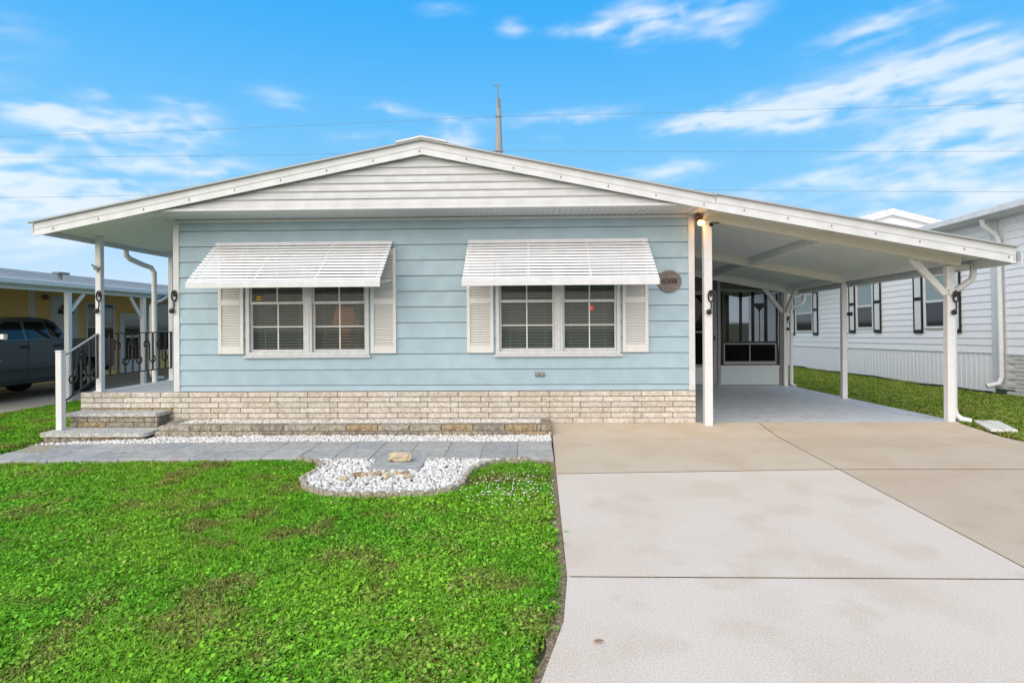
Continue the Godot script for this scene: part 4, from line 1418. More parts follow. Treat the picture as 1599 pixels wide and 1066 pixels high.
func scatter(called: String, label: String, category: String, mesh: Mesh, m: Material, xf: Array, cols: Array):
	var mm := MultiMesh.new()
	mm.transform_format = MultiMesh.TRANSFORM_3D
	mm.use_colors = true
	mm.mesh = mesh
	mm.instance_count = xf.size()
	for i in xf.size():
		mm.set_instance_transform(i, xf[i])
		mm.set_instance_color(i, cols[i])
	var o := MultiMeshInstance3D.new()
	o.name = numbered(called)
	o.multimesh = mm
	o.material_override = m
	add_child(o)
	o.set_meta("label", label)
	o.set_meta("category", category)
	o.set_meta("kind", "stuff")

func stones():
	var r := RandomNumberGenerator.new()
	r.seed = 31
	var m := mat(Color(1, 1, 1), 0.75)
	m.vertex_color_use_as_albedo = true
	var sets := [["bed_gravel", "white stones filling the curved bed in the lawn"], ["strip_gravel", "white stones in the strip between planter and walk"], ["planter_gravel", "white stones filling the low brick planter"], ["stray_pebbles", "white pebbles strewn over the grass by the driveway"]]
	for k in 4:
		var xf := []
		var cols := []
		var n: int = [5200, 5800, 3600, 170][k]
		for i in n:
			var x := 0.0
			var z := 0.0
			var y := 0.0
			var s := r.randf_range(0.012, 0.024)
			if k == 0:
				x = r.randf_range(-2.5, 0.0)
				z = r.randf_range(1.86, 3.09)
				if not Geometry2D.is_point_in_polygon(Vector2(x, z), BED):
					continue
				if absf(x + 1.42) < 0.28 and z < 2.32:
					continue
				y = land(x, z) + 0.008 + r.randf() * 0.022
				s *= 1.15
			elif k == 1:
				x = r.randf_range(-6.35, 0.25)
				z = r.randf_range(0.62, 0.975)
				if x < -5.02 and z < 0.77:
					continue
				if x < -5.6 and z < 0.8 + (-5.6 - x) * 0.2:
					continue
				y = land(x, z) + 0.004 + r.randf() * 0.02
			elif k == 2:
				x = r.randf_range(-4.86, 0.14)
				z = r.randf_range(0.04, 0.36)
				y = 0.028 + r.randf() * 0.022
			else:
				x = r.randfn(-0.17, 0.25)
				z = r.randfn(2.85, 0.26)
				if x > drive_left(z) - 0.02 or Geometry2D.is_point_in_polygon(Vector2(x - 0.05, z), BED):
					continue
				y = land(x, z) + 0.024
				s *= 0.42
			var bs := Basis(Vector3(r.randfn(), r.randfn(), r.randfn()).normalized(), r.randf() * TAU).scaled(Vector3.ONE * s)
			xf.append(Transform3D(bs, Vector3(x, y, z)))
			var v := r.randf_range(0.52, 0.78)
			var warm := r.randf() * 0.05 + (0.1 if r.randf() < 0.04 else 0.0)
			if r.randf() < 0.05:
				v *= 0.7
			cols.append(Color(v, v - warm * 0.35, v - warm))
		scatter(sets[k][0], sets[k][1], "gravel", pebble_mesh(3 + k), m, xf, cols)

func leaf_tuft(sd: int, kind: int) -> ArrayMesh:
	var r := RandomNumberGenerator.new()
	r.seed = sd
	var keep := org
	org = Vector3.ZERO
	var st := S()
	if kind == 0:                                     # grass blades
		for i in 16:
			var b := r.randf() * TAU
			var o := Vector3(r.randfn() * 0.016, 0, r.randfn() * 0.016)
			var d := Vector3(cos(b), 0, sin(b))
			var sdv := Vector3(-d.z, 0, d.x)
			var l := r.randf_range(0.03, 0.062)
			var lean := r.randf_range(0.25, 1.0)
			var w := r.randf_range(0.0022, 0.0042)
			var p1 := o + Vector3.UP * l * 0.5 + d * l * lean * 0.3
			var p2 := p1 + Vector3.UP * l * (0.45 - lean * 0.4) + d * l * lean * 0.65
			var n := (Vector3.UP * 0.8 - d * 0.2 + sdv * r.randf_range(-0.3, 0.3)).normalized()
			tri_n(st, o - sdv * w, o + sdv * w, p1 + sdv * w * 0.9, n, n, n)
			tri_n(st, o - sdv * w, p1 + sdv * w * 0.9, p1 - sdv * w * 0.9, n, n, n)
			tri_n(st, p1 - sdv * w * 0.9, p1 + sdv * w * 0.9, p2, n, n, n)
	else:                                             # small rounded leaves on low stems
		for i in 15:
			var c := Vector3(r.randfn() * 0.024, r.randf_range(0.012, 0.042), r.randfn() * 0.022)
			var rad := r.randf_range(0.004, 0.0098)
			var up := Vector3(r.randfn() * 0.42, 1, r.randfn() * 0.42).normalized()
			var ex := up.cross(Vector3(r.randfn(), 0.1, r.randfn())).normalized()
			var ey := up.cross(ex)
			var prev := Vector3.ZERO
			var m := 7
			for k in m + 1:
				var a := TAU * k / m
				var rr := rad * (1.0 + 0.14 * sin(a * 3.0 + i)) * (0.55 if k % m == 0 else 1.0)
				var q := c + ex * cos(a) * rr * 1.15 + ey * sin(a) * rr + up * rr * 0.16 * (1.0 - 1.6 * absf(sin(a)))
				if k > 0:
					tri_n(st, c, prev, q, up, up, up)
				prev = q
			var side := ex * 0.0012
			var foot := Vector3(c.x * 0.5, -0.004, c.z * 0.5)
			tri_n(st, foot - side, foot + side, c, ey, ey, ey)
	org = keep
	return st.commit()

func lawn():
	var r := RandomNumberGenerator.new()
	r.seed = 8
	var patch := noise(3, 0.55, 3)
	var weed := noise(4, 0.42, 3)
	var dry := noise(6, 1.5, 4)
	var xf := [[], [], [], []]
	var cols := [[], [], [], []]
	# areas: x0, x1, z0, z1, tufts per square metre
	var areas := [[-7.6, 0.32, 3.9, 6.6, 2300.0], [-8.2, 0.32, 1.84, 3.9, 2100.0], [-9.4, -6.4, -7.0, 1.9, 800.0], [5.9, 9.5, -15.0, 0.0, 420.0], [5.9, 9.6, 0.0, 2.6, 1000.0]]
	for ar in areas:
		var n := int((ar[1] - ar[0]) * (ar[3] - ar[2]) * ar[4])
		for i in n:
			var x := r.randf_range(ar[0], ar[1])
			var z := r.randf_range(ar[2], ar[3])
			if x < 3.0 and z > 1.0:
				var edge := drive_left(z) - 0.065 + 0.03 * dry.get_noise_2d(z * 3.0, 9.0)
				var thin := clampf((edge - x) / 0.12 + 0.35 * dry.get_noise_2d(x * 2.0, z * 2.0) + 0.1, 0.0, 1.0)
				if x > edge or r.randf() > thin + 0.12:
					continue
				if z < 4.0:
					if x > -6.1 and z < 1.86 + 0.02 * sin(x * 9.0):
						continue
					if x > -0.36 and z < 2.0 and r.randf() < 0.86:
						continue
					if Geometry2D.is_point_in_polygon(Vector2(x, z), BED) or Geometry2D.is_point_in_polygon(Vector2(x - 0.03, z - 0.035), BED) or Geometry2D.is_point_in_polygon(Vector2(x + 0.04, z - 0.03), BED):
						continue
			elif x < 0.0:
				if x > -6.5:
					continue
				if x > -6.7 and z > 0.2 and r.randf() < 0.3:
					continue
			else:
				if x < (drive_right(z) if z > 0 else 5.95) + 0.03:
					continue
				if x > 9.1 and r.randf() < 0.5:
					continue
			var wv := weed.get_noise_2d(x, z) + 0.10 * (z - 4.6) + 0.16 * (x + 1.8) * (1.0 if z > 3.6 else 0.2)
			var kind := 1 if r.randf() < 0.6 * smoothstep(-0.8, 0.9, wv) else 0
			if z < 1.8 or x > 5.0:
				kind = 0
			var s := r.randf_range(0.75, 1.25) * (1.0 if z > 1.8 else 1.25)
			var bs := Basis(Vector3.UP, r.randf() * TAU) * Basis(Vector3.RIGHT, r.randfn() * 0.12)
			var v := kind * 2 + r.randi() % 2
			xf[v].append(Transform3D(bs.scaled(Vector3(s, s, s)), Vector3(x, land(x, z) - 0.022, z)))
			var p := patch.get_noise_2d(x, z)
			var dr := smoothstep(0.04, 0.46, dry.get_noise_2d(x + 30.0, z) + (0.22 if (x > -0.5 and x < 0.2 and z < 2.7 and z > 1.0) else 0.0))
			var c := Color(0.125, 0.36, 0.02)
			if kind == 1:
				c = Color(0.11, 0.37, 0.024)
			c = c.lerp(Color(0.235, 0.435, 0.036), clampf(0.5 + p, 0.0, 1.0) * 0.75)
			c = c.lerp(Color(0.26, 0.21, 0.075), dr * 0.75 * (1.0 if kind == 0 else 0.4))
			if r.randf() < 0.05:
				c = c.lerp(Color(0.34, 0.27, 0.12), 0.6)
			if x > 5.0:
				c = c.lerp(Color(0.27, 0.28, 0.07), 0.6)
			c = c * r.randf_range(0.7, 1.45)
			c.a = 1.0
			cols[v].append(c)
	var m := mat(Color(1, 1, 1), 0.7)
	m.metallic_specular = 0.2
	m.vertex_color_use_as_albedo = true
	m.backlight_enabled = true
	m.backlight = Color(0.5, 0.55, 0.2)
	for v in 4:
		scatter("grass" if v < 2 else "clover", ["short green lawn grass, finer blades", "short green lawn grass, broader blades", "low round-leaved weeds growing in the lawn", "low clover-like weeds spread through the lawn"][v], "grass" if v < 2 else "weeds", leaf_tuft(100 + v, v / 2), m, xf[v], cols[v])
	print("tufts ", xf[0].size() + xf[1].size(), " ", xf[2].size() + xf[3].size())

# ------------------------------------------------------------------ neighbours
func left_neighbor():
	org = Vector3.ZERO
	var st := S()
	ground_strip(st, func(_z): return -13.3, func(zz): return -9.55 + 0.03 * sin(zz), -16.0, 9.0, 40, 4, func(xx, zz): return land(xx, zz) - 0.006)
	structure("neighbor_driveway", st, M.slab[3])
	var t := thing("yellow_house", "yellow sided neighbor house with carport roof and white posts", "house", Vector3(-13.2, -0.15, -8.5))
	var wx := -13.2
	var wall := holder("side_wall", t, "wall of pale yellow horizontal boards")
	st = S()
	box2(st, Vector3(wx - 0.15, -0.2, -17.0), Vector3(wx - 0.001, 2.75, -1.0))
	make("wall_panel", st, M.yellow, wall)
	for k in 14:
		var y0 := -0.12 + k * 0.2
		st = S()
		extrude(st, V2([0.0, y0, 0.022, y0 + 0.002, 0.006, y0 + 0.198, 0.0, y0 + 0.198]), Vector3(wx, 0, -17.0), Vector3.RIGHT, Vector3.UP, Vector3.BACK, 16.0)
		make("siding_board", st, M.yellow, wall)
	# door with a fan light
	var d := holder("door", t, "white door with a fan light")
	piece2("frame", d, Vector3(wx + 0.004, 0.0, -8.72), Vector3(wx + 0.04, 2.24, -7.72), 0.006, M.white)
	piece2("leaf", d, Vector3(wx + 0.0405, 0.06, -8.65), Vector3(wx + 0.06, 2.17, -7.79), 0.006, M.white)
	var cz := -8.22
	for k in 4:
		st = S()
		var fan := PackedVector2Array([Vector2(0.05 * cos(PI * (k + 0.1) / 4), 0.05 * sin(PI * (k + 0.1) / 4))])
		for j in 5:
			var a := PI * (k + 0.08 + 0.84 * j / 4.0) / 4.0
			fan.append(Vector2(0.30 * cos(a), 0.30 * sin(a)))
		fan.append(Vector2(0.05 * cos(PI * (k + 0.9) / 4), 0.05 * sin(PI * (k + 0.9) / 4)))
		extrude(st, fan, Vector3(wx + 0.0605, 1.74, cz), Vector3.BACK, Vector3.UP, Vector3.RIGHT, 0.006)
		make("pane", st, M.black, d)
	for w in [[-10.2, -9.1, 1.0, 2.06], [-13.3, -12.4, 0.55, 2.15]]:
		var g := holder("window", t)
		st = S()
		box2(st, Vector3(wx + 0.003, w[2] - 0.06, w[0] - 0.07), Vector3(wx + 0.04, w[2], w[1] + 0.07), 0.004)
		box2(st, Vector3(wx + 0.003, w[3], w[0] - 0.07), Vector3(wx + 0.04, w[3] + 0.06, w[1] + 0.07), 0.004)
		box2(st, Vector3(wx + 0.003, w[2], w[0] - 0.07), Vector3(wx + 0.04, w[3], w[0]), 0.004)
		box2(st, Vector3(wx + 0.003, w[2], w[1]), Vector3(wx + 0.04, w[3], w[1] + 0.07), 0.004)
		var mid: float = (w[2] + w[3]) * 0.5 - 0.15
		box2(st, Vector3(wx + 0.003, mid - 0.02, w[0]), Vector3(wx + 0.036, mid + 0.02, w[1]), 0.003)
		make("frame", st, M.white, g)
		piece2("pane", g, Vector3(wx + 0.022, mid + 0.021, w[0]), Vector3(wx + 0.027, w[3], w[1]), 0.0, mat(Color(0.36, 0.44, 0.42), 0.08))
		piece2("pane", g, Vector3(wx + 0.022, w[2], w[0]), Vector3(wx + 0.027, mid - 0.021, w[1]), 0.0, M.truck_glass)
	d = holder("storm_door", t, "white storm door with dark glass")
	st = S()
	for b in [[-11.85, -11.62, -0.12, 1.82], [-10.72, -10.5, -0.12, 1.82], [-11.62, -10.72, 1.6, 1.82], [-11.62, -10.72, -0.12, 0.3], [-11.62, -10.72, 1.02, 1.1]]:
		box2(st, Vector3(wx + 0.004, b[2], b[0]), Vector3(wx + 0.05, b[3], b[1]), 0.003)
	make("frame", st, M.white, d)
	piece2("pane", d, Vector3(wx + 0.025, 0.3, -11.62), Vector3(wx + 0.03, 1.02, -10.72), 0.0, M.truck_glass)
	piece2("pane", d, Vector3(wx + 0.025, 1.1, -11.62), Vector3(wx + 0.03, 1.6, -10.72), 0.0, M.truck_glass)
	piece2("wall_trim", t, Vector3(wx + 0.003, -0.1, -7.2), Vector3(wx + 0.035, 2.6, -7.0), 0.004, M.cream)
	st = S()
	lathe(st, [Vector2(0.0, 0.12), Vector2(0.06, 0.1), Vector2(0.08, 0.03), Vector2(0.06, 0.0)], Vector3(wx + 0.02, 2.2, -7.5), Vector3.RIGHT, 14)
	make("wall_light", st, mat(Color(0.45, 0.33, 0.2), 0.5), t)
	# carport roof: shingle courses, ceiling, white eave board, posts with braces
	var rf := holder("roof", t, "low grey shingle roof with white eave")
	var ex := -9.6
	var ey := 2.30
	var rx := -14.4
	var ry := 3.0
	var n := 22
	for k in n:
		var a := float(k) / n
		var b := float(k + 1.25) / n
		st = S()
		var p0 := Vector2(lerpf(ex - 0.0, rx, a), lerpf(ey, ry, a) + 0.012)
		var p1 := Vector2(lerpf(ex, rx, minf(b, 1.0)), lerpf(ey, ry, minf(b, 1.0)) + 0.001)
		extrude(st, PackedVector2Array([p0, p1, p1 - Vector2(0, 0.006), p0 - Vector2(0, 0.012)]), Vector3(0, 0, -17.2), Vector3.RIGHT, Vector3.UP, Vector3.BACK, 16.4)
		make("shingle_course", st, M.shingle[k * 2 % 3], rf)
	st = S()
	extrude(st, PackedVector2Array([Vector2(ex, ey - 0.015), Vector2(rx, ry - 0.015), Vector2(rx, ry - 0.09), Vector2(ex, ey - 0.09)]), Vector3(0, 0, -17.2), Vector3.RIGHT, Vector3.UP, Vector3.BACK, 16.4)
	make("ceiling", st, M.cream, rf)
	st = S()
	box2(st, Vector3(ex + 0.001, ey - 0.13, -17.2), Vector3(ex + 0.03, ey + 0.015, -0.8), 0.003)
	box2(st, Vector3(ex + 0.031, ey - 0.10, -17.2), Vector3(ex + 0.12, ey + 0.005, -0.8), 0.012)
	make("gutter", st, M.trim, rf)
	st = S()
	box2(st, Vector3(ex - 0.10, ey - 0.19, -17.0), Vector3(ex - 0.02, ey - 0.092, -0.9), 0.003)
	make("eave_beam", st, M.white, rf)
	for v in [[-10.9, 2.51, -5.2], [-11.2, 2.56, -12.6]]:
		st = S()
		box2(st, Vector3(v[0] - 0.03, v[1] - 0.06, v[2] - 0.03), Vector3(v[0] + 0.03, v[1] + 0.10, v[2] + 0.03), 0.0)
		box2(st, Vector3(v[0] - 0.09, v[1] + 0.10, v[2] - 0.20), Vector3(v[0] + 0.09, v[1] + 0.15, v[2] + 0.14), 0.01)
		make("roof_vent", st, M.seam, rf)
	for z in [-1.6, -3.85, -6.3, -9.0, -12.0]:
		piece2("post", t, Vector3(ex - 0.11, -0.17, z - 0.05), Vector3(ex - 0.01, ey - 0.191, z + 0.05), 0.005, M.white)
	for b in [[-3.9, -4.3, 1.7], [-6.24, -5.82, 1.62], [-1.66, -2.05, 1.7]]:
		st = S()
		bar(st, Vector3(ex - 0.06, b[2], b[0]), Vector3(ex - 0.06, ey - 0.2, b[1]), 0.05, 0.06, 0.003)
		make("brace", st, M.white, t)
	st = S()
	tube(st, [Vector3(ex + 0.07, ey - 0.1, -7.1), Vector3(ex + 0.03, 2.06, -6.9), Vector3(ex + 0.03, 1.98, -6.55), Vector3(ex + 0.03, 1.9, -6.46), Vector3(ex + 0.03, 0.2, -6.46), Vector3(ex + 0.03, 0.08, -6.55), Vector3(ex + 0.03, 0.05, -6.95)], 0.04, 9)
	make("downspout", st, M.white, t)
	t = thing("storage_bin", "bright blue plastic bin behind the grey pickup truck", "bin", Vector3(-12.85, -0.155, -5.0))
	st = S()
	extrude(st, V2([-0.17, 0.0, 0.17, 0.0, 0.2, 0.3, -0.2, 0.3]), Vector3(-12.9, -0.155, -5.2), Vector3.RIGHT, Vector3.UP, Vector3.BACK, 0.42)
	make("tub", st, M.blue_bin, t)
	st = S()
	box2(st, Vector3(-13.12, 0.146, -5.23), Vector3(-12.68, 0.18, -4.75), 0.01)
	make("lid", st, M.blue_bin, t)

func truck():
	var t := thing("pickup_truck", "dark grey crew cab pickup truck parked under the yellow house's carport", "truck", Vector3(-11.55, -0.155, -4.0))
	org = Vector3(0, 0, 4.0)               # local: x across, y up, profile z as measured below
	org = Vector3(0, 0, -4.0)
	var arch := func(zc: float) -> Array:
		var o := []
		for k in 11:
			var a := PI * k / 10.0
			o.append(Vector2(zc - 0.46 * cos(a), 0.40 + 0.46 * sin(a)))
		return o
	var poly := PackedVector2Array([Vector2(-6.62, 0.56), Vector2(-6.64, 0.8), Vector2(-6.62, 1.24), Vector2(-6.58, 1.265), Vector2(-5.09, 1.275), Vector2(-5.07, 1.275), Vector2(-3.1, 1.255), Vector2(-2.85, 1.215), Vector2(-1.85, 1.13), Vector2(-1.55, 1.03), Vector2(-1.42, 0.86), Vector2(-1.40, 0.6), Vector2(-1.5, 0.44), Vector2(-2.02, 0.42)])
	var fr: Array = arch.call(-2.48)
	fr.reverse()
	for p in fr:
		poly.append(p)
	poly.append(Vector2(-2.96, 0.42))
	poly.append(Vector2(-5.24, 0.42))
	var rr: Array = arch.call(-5.72)
	rr.reverse()
	for p in rr:
		poly.append(p)
	poly.append(Vector2(-6.2, 0.56))
	var st := S()
	extrude(st, poly, Vector3(-0.88, 0, 0), Vector3.BACK, Vector3.UP, Vector3.RIGHT, 1.76)
	# sides with a rounded shoulder
	for s in [-1.0, 1.0]:
		var mid := Vector2(-4.0, 0.8)
		var lay := [[0.88, 1.0], [0.925, 0.994], [0.935, 0.975]]
		for j in 2:
			for k in poly.size():
				var k2 := (k + 1) % poly.size()
				var q := []
				for e in [[j, k], [j, k2], [j + 1, k2], [j + 1, k]]:
					var pp: Vector2 = mid + (poly[e[1]] - mid) * Vector2(1.0 - (1.0 - lay[e[0]][1]) * 0.4, lay[e[0]][1])
					q.append(Vector3(s * lay[e[0]][0], pp.y, pp.x))
				var c2 := (poly[k] + poly[k2]) * 0.5 - mid
				flat4(st, q[0], q[1], q[2], q[3], Vector3(s * 0.6, c2.y, c2.x))
		var ids := Geometry2D.triangulate_polygon(poly)
		for k in range(0, ids.size(), 3):
			var q2 := []
			for j in 3:
				var pp2: Vector2 = mid + (poly[ids[k + j]] - mid) * Vector2(0.99, 0.975)
				q2.append(Vector3(s * 0.935, pp2.y, pp2.x))
			tri(st, q2[0], q2[1], q2[2], Vector3(s, 0.0, 0))
	make("body", st, M.truck, t)
	# cab
	var prof := [Vector2(-5.07, 1.26), Vector2(-5.02, 1.46), Vector2(-4.86, 1.66), Vector2(-4.66, 1.735), Vector2(-4.2, 1.765), Vector2(-3.75, 1.755), Vector2(-3.5, 1.70), Vector2(-2.82, 1.215)]
	var wid := func(y: float) -> float: return lerpf(0.90, 0.73, clampf((y - 1.25) / 0.52, 0.0, 1.0))
	st = S()
	for k in prof.size() - 1:
		var a: Vector2 = prof[k]
		var b: Vector2 = prof[k + 1]
		var wa: float = wid.call(a.y)
		var wb: float = wid.call(b.y)
		flat4(st, Vector3(-wa, a.y, a.x), Vector3(wa, a.y, a.x), Vector3(wb, b.y, b.x), Vector3(-wb, b.y, b.x), Vector3(0, (a.y + b.y) * 0.5 - 1.2, (a.x + b.x) * 0.5 + 4.0))
	var ids2 := Geometry2D.triangulate_polygon(PackedVector2Array(prof))
	for s in [-1.0, 1.0]:
		for k in range(0, ids2.size(), 3):
			var q := []
			for j in 3:
				var p: Vector2 = prof[ids2[k + j]]
				q.append(Vector3(s * float(wid.call(p.y)), p.y, p.x))
			tri(st, q[0], q[1], q[2], Vector3(s, 0.32, 0).normalized())
	make("cab", st, M.truck, t)
	# side glass
	var wins := [[Vector2(-3.93, 1.30), Vector2(-3.93, 1.66), Vector2(-3.62, 1.66), Vector2(-3.5, 1.63), Vector2(-3.08, 1.30)], [Vector2(-4.62, 1.30), Vector2(-4.52, 1.66), Vector2(-4.03, 1.67), Vector2(-4.03, 1.30)], [Vector2(-4.94, 1.36), Vector2(-4.86, 1.56), Vector2(-4.74, 1.645), Vector2(-4.58, 1.655), Vector2(-4.68, 1.32), Vector2(-4.88, 1.32)]]
	for s in [-1.0, 1.0]:
		for w in wins:
			var ids3 := Geometry2D.triangulate_polygon(PackedVector2Array(w))
			st = S()
			for k in range(0, ids3.size(), 3):
				var q := []
				for j in 3:
					var p: Vector2 = w[ids3[k + j]]
					q.append(Vector3(s * (float(wid.call(p.y)) + 0.006), p.y, p.x))
				tri(st, q[0], q[1], q[2], Vector3(s, 0.32, 0).normalized())
			make("side_window", st, M.truck_glass, t)
	st = S()
	flat4(st, Vector3(-0.80, 1.25, -2.875), Vector3(0.80, 1.25, -2.875), Vector3(0.68, 1.67, -3.445), Vector3(-0.68, 1.67, -3.445), Vector3(0, 1, 1))
	make("windscreen", st, M.truck_glass, t)
	st = S()
	flat4(st, Vector3(-0.74, 1.33, -5.065), Vector3(0.74, 1.33, -5.065), Vector3(0.68, 1.62, -4.91), Vector3(-0.68, 1.62, -4.91), Vector3(0, 0.5, -1))
	make("rear_window", st, M.truck_glass, t)
	# doors' seams, handles, mirrors, mouldings, sills, tail lamps
	for s in [-1.0, 1.0]:
		st = S()
		for zz in [-3.97, -4.97, -2.98]:
			box2(st, Vector3(s * 0.9365, 0.5, zz - 0.006), Vector3(s * 0.9385, 1.24, zz + 0.006))
		box2(st, Vector3(s * 0.9, 0.5, -5.085), Vector3(s * 0.9385, 1.25, -5.06))
		make("door_seams", st, M.black, t)
		for zz in [-3.88, -4.78]:
			st = S()
			box2(st, Vector3(s * 0.936, 1.10, zz - 0.11), Vector3(s * 0.965, 1.15, zz + 0.11), 0.012)
			make("door_handle", st, M.black, t)
		st = S()
		box2(st, Vector3(s * 0.936, 0.66, -4.96), Vector3(s * 0.955, 0.74, -3.0), 0.01)
		make("side_moulding", st, M.truck, t)
		st = S()
		box2(st, Vector3(s * 0.937, 0.86, -3.3), Vector3(s * 0.943, 0.89, -2.95), 0.002)
		make("badge", st, M.chrome, t)
		st = S()
		tube(st, [Vector3(s * 0.98, 0.40, -5.15), Vector3(s * 0.98, 0.40, -3.05)], 0.04, 10)
		make("side_step", st, M.black, t)
		st = S()
		bbox(st, Vector3(s * 1.05, 1.36, -3.2), Vector3(0.22, 0.17, 0.1), 0.035)
		make("mirror", st, M.chrome, t)
		st = S()
		box2(st, Vector3(s * 0.80, 0.95, -6.665), Vector3(s * 0.94, 1.22, -6.56), 0.012)
		make("tail_lamp", st, M.lamp_red, t)
		st = S()
		box2(st, Vector3(s * 0.60, 0.86, -1.52), Vector3(s * 0.90, 1.0, -1.40), 0.02)
		make("headlight", st, M.chrome, t)
		for zz in [-2.48, -5.72]:
			var wl := holder("wheel", t)
			var c := Vector3(s * 0.80, 0.385, zz)
			var ax := Vector3(s, 0, 0)
			st = S()
			lathe(st, [Vector2(0.25, -0.11), Vector2(0.36, -0.11), Vector2(0.385, -0.08), Vector2(0.385, 0.08), Vector2(0.36, 0.115), Vector2(0.25, 0.12)], c, ax, 28)
			make("tyre", st, M.rubber, wl)
			st = S()
			lathe(st, [Vector2(0.252, 0.119), Vector2(0.235, 0.12), Vector2(0.22, 0.05), Vector2(0.0, 0.04)], c, ax, 24)
			make("dish", st, M.black, wl)
			for k in 6:
				var a := TAU * k / 6.0
				var dv := Vector3(0, cos(a), sin(a))
				st = S()
				bar(st, c + ax * 0.105 + dv * 0.03, c + ax * 0.108 + dv * 0.235, 0.075, 0.03, 0.008, ax)
				make("spoke", st, M.chrome, wl)
			st = S()
			lathe(st, [Vector2(0.06, 0.10), Vector2(0.055, 0.14), Vector2(0.0, 0.145)], c, ax, 14)
			make("hub", st, M.grey_metal, wl)
		for zz in [-2.48, -5.72]:
			st = S()
			var lip := []
			for k in 13:
				var a := PI * k / 12.0
				lip.append(Vector3(s * 0.935, 0.40 + 0.455 * sin(a), zz - 0.46 * cos(a)))
			tube(st, lip, 0.028, 6)
			make("wheel_arch", st, M.truck, t)
	st = S()
	bbox(st, Vector3(0, 0.52, -6.70), Vector3(1.75, 0.18, 0.16), 0.03)
	make("rear_bumper", st, M.chrome, t)
	st = S()
	bbox(st, Vector3(0, 0.55, -1.38), Vector3(1.78, 0.28, 0.16), 0.04)
	make("front_bumper", st, M.truck, t)
	st = S()
	box2(st, Vector3(-0.55, 0.72, -1.47), Vector3(0.55, 1.0, -1.405), 0.02)
	make("grille", st, M.black, t)
	st = S()
	box2(st, Vector3(-0.7, 0.32, -6.4), Vector3(0.7, 0.55, -1.6), 0.02)
	make("underbody", st, M.black, t)
	st = S()
	bbox(st, Vector3(0, 1.80, -4.0), Vector3(0.06, 0.05, 0.2), 0.02)
	make("roof_fin", st, M.black, t)

